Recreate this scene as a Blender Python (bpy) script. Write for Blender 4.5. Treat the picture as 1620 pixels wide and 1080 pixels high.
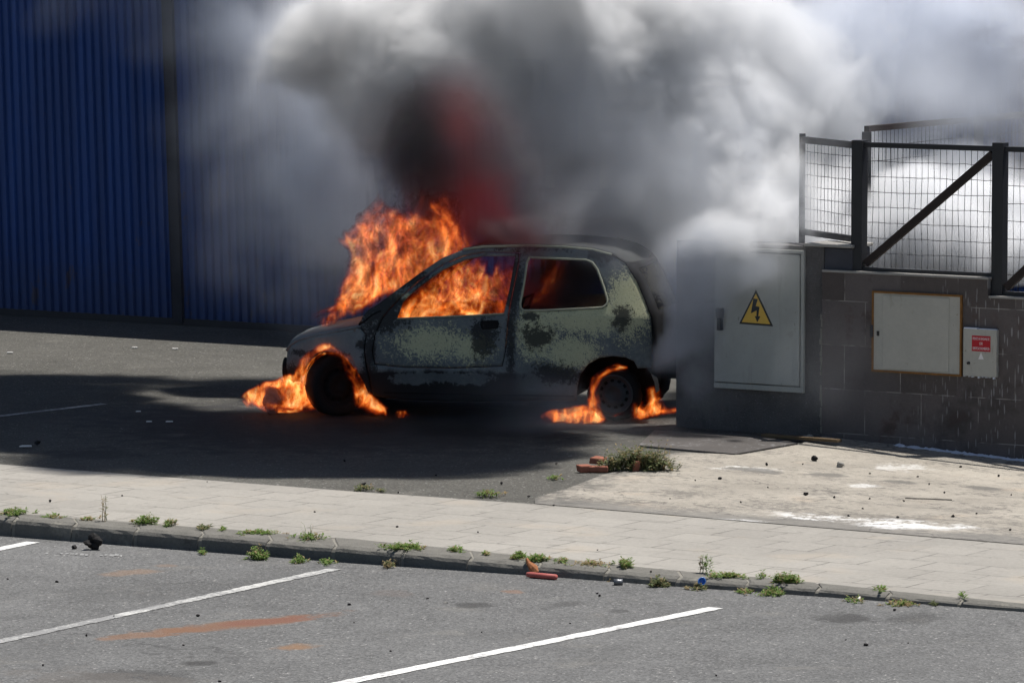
import bpy, bmesh, math, random
import numpy as np
from mathutils import Vector, Matrix, Euler
from mathutils.geometry import delaunay_2d_cdt

for o in list(bpy.data.objects):
    bpy.data.objects.remove(o)
SC = bpy.context.scene
COL = SC.collection
R = math.radians

# ------------------------------------------------------------------ camera, sky, sun, exposure
CAM_H, FPX, PITCH = 4.55, 8040.0, R(5.188)
cam_d = bpy.data.cameras.new('camera')
cam = bpy.data.objects.new('camera', cam_d)
COL.objects.link(cam)
cam_d.sensor_width = 36.0
cam_d.lens = 36.0 * FPX / 1620.0
cam_d.clip_start, cam_d.clip_end = 0.5, 2000.0
cam.location = (0, 0, CAM_H)
cam.rotation_euler = (R(90) - PITCH, 0, 0)
SC.camera = cam

SUN_EL, SUN_AZ = R(71), R(24)                 # azimuth counted from +X towards +Y
world = bpy.data.worlds.new('World')
SC.world = world
world.use_nodes = True
wn = world.node_tree
sky = wn.nodes.new('ShaderNodeTexSky')
sky.sky_type = 'NISHITA'
sky.sun_disc = False
sky.sun_elevation = SUN_EL
sky.sun_rotation = R(90) - SUN_AZ
wn.links.new(sky.outputs[0], wn.nodes['Background'].inputs['Color'])
wn.nodes['Background'].inputs['Strength'].default_value = 0.062
sun_d = bpy.data.lights.new('sun', 'SUN')
sun_d.energy = 5.0
sun_d.angle = R(0.55)
sun_d.color = (1.0, 0.955, 0.90)
sun = bpy.data.objects.new('sun', sun_d)
COL.objects.link(sun)
to_sun = Vector((math.cos(SUN_EL) * math.cos(SUN_AZ), math.cos(SUN_EL) * math.sin(SUN_AZ), math.sin(SUN_EL)))
sun.rotation_euler = to_sun.to_track_quat('Z', 'Y').to_euler()
sun.location = (20, 45, 40)

SC.view_settings.view_transform = 'Standard'
SC.view_settings.look = 'None'
SC.view_settings.gamma = 1.0
SC.view_settings.exposure = 0.38
cy = SC.cycles
cy.use_denoising = True
cy.max_bounces = 14
cy.diffuse_bounces = 3
cy.glossy_bounces = 2
cy.volume_bounces = 7
cy.transparent_max_bounces = 48
cy.volume_step_rate = 2.0
cy.adaptive_threshold = 0.03
cy.sample_clamp_indirect = 6.0

# ------------------------------------------------------------------ camera geometry helpers
CP, SP = math.cos(PITCH), math.sin(PITCH)
EYE = Vector((0, 0, CAM_H))


def ray(u, v):
    x, y = u - 810.0, 540.0 - v
    return Vector((x, FPX * CP + y * SP, -FPX * SP + y * CP)).normalized()


def at(u, v, z=0.0):
    d = ray(u, v)
    return EYE + d * ((z - CAM_H) / d.z)


def on_plane(u, v, p0, n):
    d = ray(u, v)
    return EYE + d * ((p0 - EYE).dot(n) / d.dot(n))


def at_y(u, v, Y):
    d = ray(u, v)
    return EYE + d * (Y / d.y)


TH = R(32.6)
K = Vector((math.cos(TH), -math.sin(TH), 0))        # along the kerb and the walls, to the right and nearer
W = Vector((math.sin(TH), math.cos(TH), 0))         # across, away from the camera
ZUP = Vector((0, 0, 1))

# ------------------------------------------------------------------ object helpers


def tag(o, label=None, cat=None, group=None, kind=None):
    if label: o['label'] = label
    if cat: o['category'] = cat
    if group: o['group'] = group
    if kind: o['kind'] = kind
    return o


def empty(name, loc=(0, 0, 0), rz=0.0):
    o = bpy.data.objects.new(name, None)
    COL.objects.link(o)
    o.empty_display_size = 0.2
    o.location = loc
    o.rotation_euler = (0, 0, rz)
    return o


def mesh_obj(name, verts, faces, mat, parent=None, smooth=False, loc=None):
    me = bpy.data.meshes.new(name)
    me.from_pydata([tuple(v) for v in verts], [], [tuple(f) for f in faces])
    me.update()
    if smooth:
        me.polygons.foreach_set('use_smooth', [True] * len(me.polygons))
    if mat: me.materials.append(mat)
    o = bpy.data.objects.new(name, me)
    COL.objects.link(o)
    if parent is not None: o.parent = parent
    if loc is not None: o.location = loc
    return o


class MB:
    """collects simple solids into one mesh"""

    def __init__(s):
        s.v, s.f = [], []

    def add(s, verts, faces):
        b = len(s.v)
        s.v += [Vector(v) for v in verts]
        s.f += [[b + i for i in f] for f in faces]

    def hexa(s, p):   # 8 points: bottom loop 4, top loop 4
        s.add(p, [(3, 2, 1, 0), (4, 5, 6, 7), (0, 1, 5, 4), (1, 2, 6, 5), (2, 3, 7, 6), (3, 0, 4, 7)])

    def box(s, c, ax, ay, az):   # half axes as vectors
        c = Vector(c)
        q = [(-1, -1, -1), (1, -1, -1), (1, 1, -1), (-1, 1, -1), (-1, -1, 1), (1, -1, 1), (1, 1, 1), (-1, 1, 1)]
        s.hexa([c + ax * i + ay * j + az * k for i, j, k in q])

    def bar(s, a, b, w, h=None, up=ZUP):
        a, b = Vector(a), Vector(b)
        h = h or w
        d = (b - a)
        L = d.length
        d.normalize()
        x = d.cross(up)
        if x.length < 1e-4: x = d.cross(Vector((1, 0, 0)))
        x.normalize()
        y = x.cross(d)
        s.box((a + b) / 2, d * (L / 2), x * (w / 2), y * (h / 2))

    def tube(s, pts, r, n=6, close=False):
        pts = [Vector(p) for p in pts]
        m = len(pts)
        rs = r if isinstance(r, (list, tuple)) else [r] * m
        b = len(s.v)
        for i, p in enumerate(pts):
            t = (pts[min(i + 1, m - 1)] - pts[max(i - 1, 0)]).normalized()
            x = t.cross(ZUP)
            if x.length < 1e-3: x = t.cross(Vector((1, 0, 0)))
            x.normalize()
            y = t.cross(x)
            for k in range(n):
                a = 2 * math.pi * k / n
                s.v.append(p + (x * math.cos(a) + y * math.sin(a)) * rs[i])
        for i in range(m - 1):
            for k in range(n):
                k2 = (k + 1) % n
                s.f.append([b + i * n + k, b + i * n + k2, b + (i + 1) * n + k2, b + (i + 1) * n + k])
        s.f.append([b + k for k in range(n)][::-1])
        s.f.append([b + (m - 1) * n + k for k in range(n)])

    def lathe(s, prof, axis_o, ax, x, y, n=32):   # prof: (radius, along); closed ring
        b = len(s.v)
        m = len(prof)
        for k in range(n):
            a = 2 * math.pi * k / n
            rd = x * math.cos(a) + y * math.sin(a)
            for r, t in prof:
                s.v.append(axis_o + rd * r + ax * t)
        for k in range(n):
            k2 = (k + 1) % n
            for i in range(m - 1):
                s.f.append([b + k * m + i, b + k2 * m + i, b + k2 * m + i + 1, b + k * m + i + 1])

    def build(s, name, mat, parent=None, smooth=False, bevel=0.0, loc=None):
        v = s.v
        if loc is not None:
            loc = Vector(loc)
            v = [p - loc for p in v]
        o = mesh_obj(name, v, s.f, mat, parent, smooth, loc)
        if bevel:
            m = o.modifiers.new('bevel', 'BEVEL')
            m.width = bevel
            m.segments = 2
            m.limit_method = 'ANGLE'
        return o


# ------------------------------------------------------------------ material node expressions
class X:
    __slots__ = ('g', 's')

    def __init__(self, g, s): self.g, self.s = g, s
    def __add__(a, b): return a.g.m('ADD', a, b)
    __radd__ = __add__
    def __sub__(a, b): return a.g.m('SUBTRACT', a, b)
    def __rsub__(a, b): return a.g.m('SUBTRACT', b, a)
    def __mul__(a, b): return a.g.m('MULTIPLY', a, b)
    __rmul__ = __mul__
    def __truediv__(a, b): return a.g.m('DIVIDE', a, b)
    def __pow__(a, b): return a.g.m('POWER', a, b)
    def max(a, b): return a.g.m('MAXIMUM', a, b)
    def min(a, b): return a.g.m('MINIMUM', a, b)
    def abs(a): return a.g.m('ABSOLUTE', a)
    def clamp(a): return a.g.step(a, 0, 1, False)


class G:
    def __init__(s, name):
        s.mat = bpy.data.materials.new(name)
        s.mat.use_nodes = True
        s.nt = s.mat.node_tree
        s.bsdf = s.nt.nodes['Principled BSDF']
        s.out = s.nt.nodes['Material Output']

    def new(s, t, **kw):
        n = s.nt.nodes.new(t)
        for k, v in kw.items(): setattr(n, k, v)
        return n

    def put(s, sock, v):
        if isinstance(v, X): s.nt.links.new(v.s, sock)
        elif isinstance(v, (tuple, list)) and sock.type == 'RGBA' and len(v) == 3: sock.default_value = (*v, 1)
        else: sock.default_value = v

    def m(s, op, a, b=None, c=None):
        n = s.new('ShaderNodeMath', operation=op)
        for i, v in enumerate((a, b, c)):
            if v is not None: s.put(n.inputs[i], v)
        return X(s, n.outputs[0])

    def vm(s, op, a, b=None):
        n = s.new('ShaderNodeVectorMath', operation=op)
        s.put(n.inputs[0], a)
        if b is not None:
            if op == 'SCALE': s.put(n.inputs['Scale'], b)
            else: s.put(n.inputs[1], b)
        return X(s, n.outputs['Value'] if op in ('DOT_PRODUCT', 'LENGTH') else n.outputs[0])

    def step(s, v, a, b, smooth=True):
        n = s.new('ShaderNodeMapRange', interpolation_type='SMOOTHSTEP' if smooth else 'LINEAR')
        s.put(n.inputs['Value'], v)
        n.inputs['From Min'].default_value = a
        n.inputs['From Max'].default_value = b
        return X(s, n.outputs[0])

    def pos(s): return X(s, s.new('ShaderNodeNewGeometry').outputs['Position'])
    def obj(s): return X(s, s.new('ShaderNodeTexCoord').outputs['Object'])

    def sep(s, v):
        n = s.new('ShaderNodeSeparateXYZ')
        s.put(n.inputs[0], v)
        return [X(s, o) for o in n.outputs]

    def xyz(s, x, y, z=0.0):
        n = s.new('ShaderNodeCombineXYZ')
        for i, v in enumerate((x, y, z)): s.put(n.inputs[i], v)
        return X(s, n.outputs[0])

    def noise(s, vec, scale, detail=3.0, rough=0.55, dist=0.0):
        n = s.new('ShaderNodeTexNoise')
        s.put(n.inputs['Vector'], vec)
        n.inputs['Scale'].default_value = scale
        n.inputs['Detail'].default_value = detail
        n.inputs['Roughness'].default_value = rough
        n.inputs['Distortion'].default_value = dist
        return X(s, n.outputs[0])

    def voro(s, vec, scale, feature='F1', rand=1.0):
        n = s.new('ShaderNodeTexVoronoi', feature=feature)
        s.put(n.inputs['Vector'], vec)
        n.inputs['Scale'].default_value = scale
        n.inputs['Randomness'].default_value = rand
        return X(s, n.outputs['Distance']), (X(s, n.outputs['Color']) if 'Color' in n.outputs else None)

    def mix(s, f, a, b):
        n = s.new('ShaderNodeMix', data_type='RGBA')
        s.put(n.inputs[0], f)
        s.put(n.inputs[6], a)
        s.put(n.inputs[7], b)
        return X(s, n.outputs[2])

    def ramp(s, f, stops):
        n = s.new('ShaderNodeValToRGB')
        s.put(n.inputs[0], f)
        e = n.color_ramp.elements
        while len(e) < len(stops): e.new(0.5)
        for i, (p, c) in enumerate(stops):
            e[i].position = p
            e[i].color = (*c, 1)
        return X(s, n.outputs[0])

    def scale(s, col, f):
        n = s.new('ShaderNodeVectorMath', operation='SCALE')
        s.put(n.inputs[0], col)
        s.put(n.inputs['Scale'], f)
        return X(s, n.outputs[0])

    def bump(s, h, strength=0.3, dist=0.01):
        n = s.new('ShaderNodeBump')
        s.put(n.inputs['Height'], h)
        n.inputs['Strength'].default_value = strength
        n.inputs['Distance'].default_value = dist
        s.nt.links.new(n.outputs[0], s.bsdf.inputs['Normal'])

    def done(s, col, rough=0.8, spec=0.3, metal=0.0):
        s.put(s.bsdf.inputs['Base Color'], col)
        s.put(s.bsdf.inputs['Roughness'], rough)
        s.put(s.bsdf.inputs['Specular IOR Level'], spec)
        s.put(s.bsdf.inputs['Metallic'], metal)
        return s.mat


def ellipse(g, p, c, ang, ra, rb, n, amp):
    """noisy-edged ellipse on the ground: about 1 inside, 0 outside"""
    x, y, _ = g.sep(g.vm('SUBTRACT', p, (c.x, c.y, 0)))
    ca, sa = math.cos(ang), math.sin(ang)
    a = (x * ca + y * sa) / ra
    b = (y * ca - x * sa) / rb
    r = g.m('SQRT', a * a + b * b) + (n - 0.5) * (amp * 2.6)
    return 1.0 - r


def simple(name, col, rough=0.7, var=0.25, scale=8.0, metal=0.0, spec=0.3):
    g = G(name)
    p = g.obj()
    n = g.noise(p, scale, 4)
    n2 = g.noise(p, scale * 7, 2)
    f = (n * 0.7 + n2 * 0.3 - 0.5) * (2 * var) + 1.0
    return g.done(g.scale(col, f), rough, spec, metal)


# ------------------------------------------------------------------ ground
LOT_A, LOT_B = -0.078, 0.013


def lot_z(x): return LOT_A + LOT_B * max(-9, min(9, x))


def at_lot(u, v, up=0.0):
    d = ray(u, v)
    n = Vector((-LOT_B, 0, 1))
    return EYE + d * ((Vector((0, 0, LOT_A + up)) - EYE).dot(n) / d.dot(n))


def lerp_tab(tab, u):
    for (a, va), (b, vb) in zip(tab, tab[1:]):
        if u <= b or (b, vb) == tab[-1]:
            return va + (vb - va) * (u - a) / (b - a)


KERB_BACK = [(0, 810.5), (560, 853), (1060, 901), (1371, 930.5), (1620, 955.5)]
KERB_FRONT = [(0, 820), (560, 868), (1060, 913), (1371, 938.5), (1620, 960.5)]
KERB_BASE = [(0, 848.6), (560, 892), (1060, 926), (1300, 940), (1620, 967)]
WALK_BACK = [(0, 734), (560, 777), (819, 795), (1120, 815), (1620, 860)]
WALL0 = at(1300, 690)                                  # a point at the foot of the clad wall
WN = -W                                                # its outward normal, towards the camera


def wall_pt(u, v, out=0.0): return on_plane(u, v, WALL0 + WN * out, WN)
def sstep(x): x = max(0.0, min(1.0, x)); return x * x * (3 - 2 * x)


def gz(p):
    """the apron dips a little towards the right end of the wall"""
    t = (p - WALL0).dot(K) / 1.85
    w = 1 + (p - WALL0).dot(W) / 4.6
    return -0.083 * max(0, min(1.6, t)) * sstep(w)


def asphalt(name, base, stains, spots, lines=None):
    g = G(name)
    p = g.pos()
    big = g.noise(p, 0.35, 4)
    mid = g.noise(p, 2.2, 5, 0.6)
    fine = g.noise(p, 38, 3, 0.7)
    vd, vc = g.voro(p, 70)
    grain = g.sep(vc)[0]
    lum = 0.62 + (big - 0.5) * 0.7 + (mid - 0.5) * 0.45 + (fine - 0.5) * 1.1 + (grain - 0.5) * 0.6 + 0.38
    col = g.scale(base, lum)
    speck = g.step(g.sep(vc)[1], 0.955, 0.985) * g.step(fine, 0.45, 0.6)
    col = g.mix(speck * 0.6, col, (0.42, 0.41, 0.39))
    dspeck = g.step(g.noise(p, 21, 2, 0.5), 0.68, 0.74)
    col = g.mix(dspeck * 0.5, col, (0.045, 0.045, 0.047))
    patchy = g.step(g.noise(p, 0.8, 6, 0.66), 0.50, 0.62)
    col = g.mix(patchy * 0.22, col, g.scale(base, 0.55))
    dust = g.step(g.noise(p, 1.5, 6, 0.7), 0.56, 0.70)
    col = g.mix(dust * 0.25, col, (0.19, 0.18, 0.16))
    crk = g.voro(p + (g.noise(p, 3, 3) - 0.5) * 0.7, 0.55, 'DISTANCE_TO_EDGE')[0]
    col = g.mix((1 - g.step(crk, 0.002, 0.007)) * g.step(g.noise(p, 0.6, 2), 0.5, 0.62) * 0.6, col, (0.05, 0.05, 0.05))
    en = g.noise(p, 4.5, 6, 0.68)
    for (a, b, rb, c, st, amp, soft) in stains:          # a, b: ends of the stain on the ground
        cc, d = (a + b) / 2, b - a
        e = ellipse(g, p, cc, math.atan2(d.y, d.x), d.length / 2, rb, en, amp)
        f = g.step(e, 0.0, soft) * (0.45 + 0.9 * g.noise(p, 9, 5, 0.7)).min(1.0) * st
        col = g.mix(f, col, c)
    h = fine * 0.6 + vd * 0.8
    g.bump(h, 0.5, 0.006)
    return g.done(col, 0.88, 0.25)


def st(u0, v0, u1, v1, rb, col, strength, amp=1.1, soft=0.5):
    return (at_lot(u0, v0), at_lot(u1, v1), rb, col, strength, amp, soft)


RUST = (0.155, 0.083, 0.05)
RUST2 = (0.15, 0.068, 0.048)
OIL = (0.034, 0.033, 0.032)
stains = [
    st(110, 1016, 340, 990, 0.15, (0.18, 0.10, 0.058), 0.7), st(220, 1005, 545, 968, 0.21, RUST, 0.95, 0.7),
    st(330, 992, 520, 972, 0.14, RUST2, 0.8), st(425, 1029, 500, 1019, 0.16, (0.20, 0.115, 0.06), 0.8, 0.8),
    st(150, 911, 260, 900, 0.18, (0.20, 0.13, 0.085), 0.55), st(245, 896, 280, 893, 0.1, (0.2, 0.13, 0.085), 0.4),
    st(275, 1051, 348, 1046, 0.12, OIL, 0.8, 0.6), st(90, 1070, 330, 1066, 0.35, OIL, 0.6, 1.3),
    st(712, 961, 790, 953, 0.17, OIL, 0.75, 0.6), st(858, 962, 925, 948, 0.12, OIL, 0.5), st(960, 968, 1000, 965, 0.1, OIL, 0.6),
    st(590, 940, 660, 935, 0.2, (0.12, 0.10, 0.09), 0.4), st(800, 938, 832, 934, 0.12, (0.2, 0.12, 0.08), 0.6),
    st(1310, 985, 1380, 972, 0.28, OIL, 0.75, 1.2), st(1380, 985, 1500, 972, 0.2, OIL, 0.45, 1.2),
    st(0, 1060, 300, 1100, 0.5, (0.11, 0.10, 0.09), 0.5, 1.2),
]
M_LOT = asphalt('lot_asphalt', (0.112, 0.112, 0.110), stains, None)
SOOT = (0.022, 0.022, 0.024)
ystains_shade = [
    (at(180, 640), at(1020, 700), 2.9, SOOT, 0.9, 0.6, 0.5),  # soot round the car plus smoke shadow painted into the asphalt colour
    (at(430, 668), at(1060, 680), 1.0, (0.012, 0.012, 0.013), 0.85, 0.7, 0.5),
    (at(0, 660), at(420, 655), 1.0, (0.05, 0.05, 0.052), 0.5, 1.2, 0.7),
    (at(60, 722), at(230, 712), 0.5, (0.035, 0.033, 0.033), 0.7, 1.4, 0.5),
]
M_YARD = asphalt('yard_asphalt', (0.074, 0.072, 0.064), ystains_shade, None)


def strip(name, near, far, mat, z=0.0, nx=60, ny=12, zf=None, kind='structure'):
    """sheet between two polylines given as functions of 0..1"""
    vs, fs = [], []
    for i in range(nx + 1):
        a, b = near(i / nx), far(i / nx)
        for j in range(ny + 1):
            p = a.lerp(b, j / ny)
            vs.append(Vector((p.x, p.y, (zf(p) if zf else p.z) + z)))
    for i in range(nx):
        for j in range(ny):
            q = i * (ny + 1) + j
            fs.append((q, q + ny + 1, q + ny + 2, q + 1))
    o = mesh_obj(name, vs, fs, mat)
    tag(o, kind=kind)
    return o


UU = lambda t: -2600 + t * 5400
k_base = lambda t: at_lot(UU(t), lerp_tab(KERB_BASE, UU(t)), -0.004)
k_back = lambda t: at(UU(t), lerp_tab(KERB_BACK, UU(t)))
w_back = lambda t: at(UU(t), lerp_tab(WALK_BACK, UU(t)))

M_EARTH = simple('dusty_ground', (0.16, 0.15, 0.135), 0.95, 0.3, 0.5)
gs = mesh_obj('ground', [(-400, -300, -0.6), (400, -300, -0.6), (400, 700, -0.6), (-400, 700, -0.6)], [(0, 1, 2, 3)], M_EARTH)
tag(gs, kind='structure')
strip('parking_lot', lambda t: Vector((-22 + 44 * t, 4, 0)), k_base, M_LOT, 0.0, 60, 20, zf=lambda p: lot_z(p.x))
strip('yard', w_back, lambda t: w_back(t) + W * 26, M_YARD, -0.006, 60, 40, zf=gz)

# sidewalk of square grey-beige pavers
g = G('pavers')
p = g.pos()
tt = g.vm('DOT_PRODUCT', p, tuple(K))
ww = g.vm('DOT_PRODUCT', p, tuple(W))
pv = g.xyz(tt, ww)
br = g.new('ShaderNodeTexBrick', offset=0.5, squash=1.0)
g.put(br.inputs['Vector'], pv)
br.inputs['Scale'].default_value = 1.0
br.inputs['Brick Width'].default_value = 0.4
br.inputs['Row Height'].default_value = 0.4
br.inputs['Mortar Size'].default_value = 0.009
br.inputs['Mortar Smooth'].default_value = 0.4
br.inputs['Bias'].default_value = 0.0
br.inputs['Color1'].default_value = (0.0, 0.0, 0.0, 1)
br.inputs['Color2'].default_value = (1.0, 1.0, 1.0, 1)
tone = g.sep(X(g, br.outputs['Color']))[0]
mort = X(g, br.outputs['Fac'])
big = g.noise(p, 0.5, 5, 0.6)
fine = g.noise(p, 28, 4, 0.7)
smear = g.noise(g.xyz(tt * 1.2, ww * 5.0), 1.5, 6, 0.65)
lum = 1.0 + (tone - 0.5) * 0.10 + (big - 0.5) * 0.5 + (fine - 0.5) * 0.55
col = g.scale((0.265, 0.252, 0.226), lum)
gapn = g.step(g.noise(pv, 2.1, 4, 0.6), 0.40, 0.60)
col = g.mix(mort * gapn * 0.85, col, (0.10, 0.095, 0.085))
col = g.mix(g.step(smear, 0.54, 0.70) * 0.55, col, (0.19, 0.18, 0.16))
dk = g.noise(g.xyz(tt * 3.0, ww * 9.0), 1.6, 4, 0.7)
col = g.mix(g.step(dk, 0.60, 0.67) * 0.6, col, (0.11, 0.105, 0.095))
edge = at(900, 815)
rd = g.noise(p, 1.3, 4)
col = g.mix(g.step(rd, 0.55, 0.7) * 0.3, col, (0.35, 0.30, 0.235))
g.bump((1 - mort * gapn) + fine * 0.15, 0.35, 0.006)
M_PAVE = g.done(col, 0.9, 0.25)
strip('sidewalk', k_back, w_back, M_PAVE, 0.0, 60, 8, zf=lambda p: 0.0)

# kerb of rounded concrete stones with mortar joints
g = G('kerb_concrete')
p = g.pos()
n1, n2 = g.noise(p, 5, 6, 0.65), g.noise(p, 45, 3, 0.7)
col = g.scale((0.135, 0.13, 0.116), 1.0 + (n1 - 0.5) * 0.7 + (n2 - 0.5) * 0.55)
col = g.mix(g.step(g.noise(p, 2.1, 5, 0.7), 0.6, 0.72) * 0.6, col, (0.27, 0.255, 0.215))
col = g.mix(g.step(g.noise(p, 13, 3), 0.62, 0.7) * 0.5, col, (0.07, 0.066, 0.06))
g.bump(n1 * 0.6 + n2 * 0.6, 0.7, 0.012)
M_KERB = g.done(col, 0.92, 0.2)
M_MORTAR = simple('mortar', (0.19, 0.18, 0.155), 0.95, 0.35, 20)
rng = random.Random(5)
mb, mj = MB(), MB()
joints = [-900, -800, -700, -600, -500, -400, -300, -190, -85, 21, 116, 214, 316, 423, 527, 636, 742, 850, 958, 1072, 1180, 1292, 1404, 1518, 1634, 1750, 1900, 2040, 2200, 2400]


def kerb_section(u, shrink=0.0):
    b = at(u, lerp_tab(KERB_BACK, u))
    f = at(u, lerp_tab(KERB_FRONT, u), -0.008)
    q = at_lot(u, lerp_tab(KERB_BASE, u), 0.0)
    w = b - f
    q = Vector((f.x, f.y, q.z)) - W * 0.012
    dz = f.z - q.z
    r = min(0.03, max(0.008, dz * 0.45))
    inw = W * 1.0
    pts = [b + ZUP * 0.003, f + inw * 0.05 + ZUP * 0.008, f + inw * 0.012 - ZUP * r * 0.3, f - ZUP * r, q - ZUP * 0.03]
    if shrink:
        pts = [pts[0] - ZUP * shrink] + [x + inw * shrink - ZUP * shrink for x in pts[1:]]
    pts.append(pts[-1] + inw * 0.3)
    return pts


for a, b in zip(joints, joints[1:]):
    n = 6
    secs = []
    jz = rng.uniform(-0.004, 0.004)
    for i in range(n + 1):
        u = a + 3.2 + (b - a - 6.4) * i / n
        s = kerb_section(u)
        s = [x + ZUP * (jz + rng.uniform(-0.002, 0.002)) + W * rng.uniform(-0.003, 0.003) for x in s]
        secs.append(s)
    m = len(secs[0])
    vs = [x for s in secs for x in s]
    fs = [(i * m + k, i * m + k + 1, (i + 1) * m + k + 1, (i + 1) * m + k) for i in range(n) for k in range(m - 1)]
    fs += [tuple(range(m))[::-1], tuple(n * m + k for k in range(m))]
    mb.add(vs, fs)
    s0, s1 = kerb_section(b - 3.3, 0.006), kerb_section(b + 3.3, 0.006)
    mj.add(s0 + s1, [(k, k + 1, m + k + 1, m + k) for k in range(m - 1)])
kerb = mb.build('kerb', M_KERB)
tag(kerb, kind='structure')
tag(mj.build('kerb_joint', M_MORTAR), kind='structure')

# concrete apron in front of the wall
AP = [(846, 788.5), (900, 772), (955, 751), (1010, 738), (1062, 716), (1130, 718), (1166, 720), (1262, 703), (1300, 690.5)]
ap_line = [at(u, v) for u, v in AP] + [WALL0 + K * (0.5 * i) for i in range(1, 10)]


def ap_far(t):
    x = t * (len(ap_line) - 1)
    i = min(int(x), len(ap_line) - 2)
    return ap_line[i].lerp(ap_line[i + 1], x - i)


def ap_near(t):
    a, b = at(846, lerp_tab(WALK_BACK, 846)), at(1900, lerp_tab(WALK_BACK, 1900))
    return a.lerp(b, max(0.002 * t, (t - 0.22) / 0.78))


g = G('apron_concrete')
p = g.pos()
tt, ww = g.vm('DOT_PRODUCT', p, tuple(K)), g.vm('DOT_PRODUCT', p, tuple(W))
pv = g.xyz(tt, ww * 1.6)
n1, n2, n3 = g.noise(p, 0.9, 6, 0.62), g.noise(p, 9, 5, 0.7), g.noise(p, 40, 3, 0.7)
col = g.scale((0.285, 0.263, 0.225), 1.0 + (n1 - 0.5) * 0.9 + (n2 - 0.5) * 0.5 + (n3 - 0.5) * 0.6)
col = g.mix(g.step(g.noise(p, 1.7, 5), 0.58, 0.75) * 0.5, col, (0.37, 0.305, 0.235))
pit = g.noise(g.xyz(tt, ww * 2.6), 11, 5, 0.75)
pat = g.noise(g.xyz(tt, ww * 1.8), 1.4, 4, 0.6)
nearness = 1 - g.step(ww - (at(1000, 806).dot(W)), 0.3, 2.2)
col = g.mix(g.step(pit + (pat - 0.5) * 0.6 + nearness * 0.05, 0.54, 0.61) * 0.75, col, (0.115, 0.108, 0.098))
gt = g.step(g.noise(g.xyz(tt, ww * 2.0), 2.6, 7, 0.75), 0.57, 0.64)
col = g.mix(gt * 0.5, col, (0.19, 0.18, 0.165))
eroded = 1 - g.step(ww - (at(1000, 806).dot(W)) + (n2 - 0.5) * 0.5 + (n1 - 0.5) * 0.5, 0.0, 0.34)
col = g.mix(eroded * 0.75, col, (0.15, 0.145, 0.135))
ea, eb = at(846, 788), at(1062, 716)
en_ = Vector(((eb - ea).y, -(eb - ea).x, 0)).normalized()
ed = g.vm('DOT_PRODUCT', p, tuple(en_)) - ea.dot(en_)
col = g.mix((1 - g.step(ed + (n1 - 0.5) * 1.6 + (n2 - 0.5) * 1.2, -0.1, 0.45)) * 0.85, col, g.scale((0.095, 0.092, 0.085), 1.0 + (n3 - 0.5) * 1.0))
crk = g.voro(p + (g.noise(p, 2, 4) - 0.5) * 0.9, 0.45, 'DISTANCE_TO_EDGE')[0]
col = g.mix((1 - g.step(crk, 0.002, 0.008)) * 0.7, col, (0.08, 0.075, 0.07))
white_powder = (0.62, 0.62, 0.61)
en = g.noise(p, 3.2, 6, 0.72)
for (a, b, rb, s_, amp) in ((at(1200, 811), at(1400, 826), 0.22, 0.75, 1.1), (at(1290, 822), at(1565, 838), 0.30, 1.0, 1.0),
                            (at(1125, 737), at(1230, 742), 0.2, 0.7, 1.6), (at(1340, 760), at(1375, 765), 0.2, 0.6, 1.5),
                            (at(1390, 725), at(1470, 735), 0.25, 0.5, 1.6), (at(1080, 818), at(1230, 828), 0.08, 0.6, 1.2)):
    d = b - a
    e = ellipse(g, p, (a + b) / 2, math.atan2(d.y, d.x), d.length / 2, rb, en, amp)
    col = g.mix(g.step(e, 0.0, 0.7) * g.step(n2 + n3 * 0.5 + (n1 - 0.5) * 0.6, 0.62, 0.80) * s_, col, white_powder)
for (a, b, rb) in ((at(1270, 743), at(1340, 747), 0.16), (at(1395, 752), at(1458, 755), 0.13), (at(1520, 757), at(1585, 760), 0.15), (at(1150, 738), at(1230, 745), 0.15)):
    d = b - a
    e = ellipse(g, p, (a + b) / 2, math.atan2(d.y, d.x), d.length / 2, rb, en, 1.3)
    col = g.mix(g.step(e, 0.0, 0.3) * 0.8, col, (0.12, 0.115, 0.105))
g.bump(n2 * 0.7 + n3 * 0.5 - g.step(pit, 0.6, 0.7) * 0.5, 0.7, 0.012)
M_APRON = g.done(col, 0.93, 0.2)
strip('concrete_apron', ap_near, ap_far, M_APRON, 0.005, 70, 30, zf=gz)

# painted markings
g = G('road_paint')
p = g.pos()
worn = g.step(g.noise(p, 26, 5, 0.75) * 0.6 + g.noise(p, 3.0, 4) * 0.5, 0.57, 0.66)
col = g.mix(worn * 0.8, g.scale((0.60, 0.60, 0.58), 1 + (g.noise(p, 60, 2) - 0.5) * 0.3), (0.2, 0.2, 0.2))
M_PAINT = g.done(col, 0.8, 0.3)
g = G('worn_road_paint')
p = g.pos()
worn = g.step(g.noise(p, 22, 5, 0.75) * 0.6 + g.noise(p, 2.2, 4) * 0.6, 0.52, 0.64)
col = g.mix(worn * 0.85, g.scale((0.46, 0.46, 0.44), 1 + (g.noise(p, 60, 2) - 0.5) * 0.3), (0.17, 0.17, 0.17))
M_PAINT2 = g.done(col, 0.85, 0.25)


def marking(a, b, wd, mat, seed, zf, rough=0.006):
    rg = random.Random(seed)
    d = (b - a)
    L = d.length
    d.normalize()
    x = Vector((-d.y, d.x, 0))
    n = max(6, int(L / 0.05))
    vs, fs = [], []
    for i in range(n + 1):
        q = a + d * (L * i / n)
        for s_ in (-1, 1):
            e = q + x * s_ * (wd / 2 + rg.uniform(-rough, rough))
            vs.append((e.x, e.y, zf(e) + 0.004))
        if i: fs.append((2 * i - 2, 2 * i - 1, 2 * i + 1, 2 * i))
    o = mesh_obj('road_marking', vs, fs, mat)
    return tag(o, kind='structure')


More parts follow.
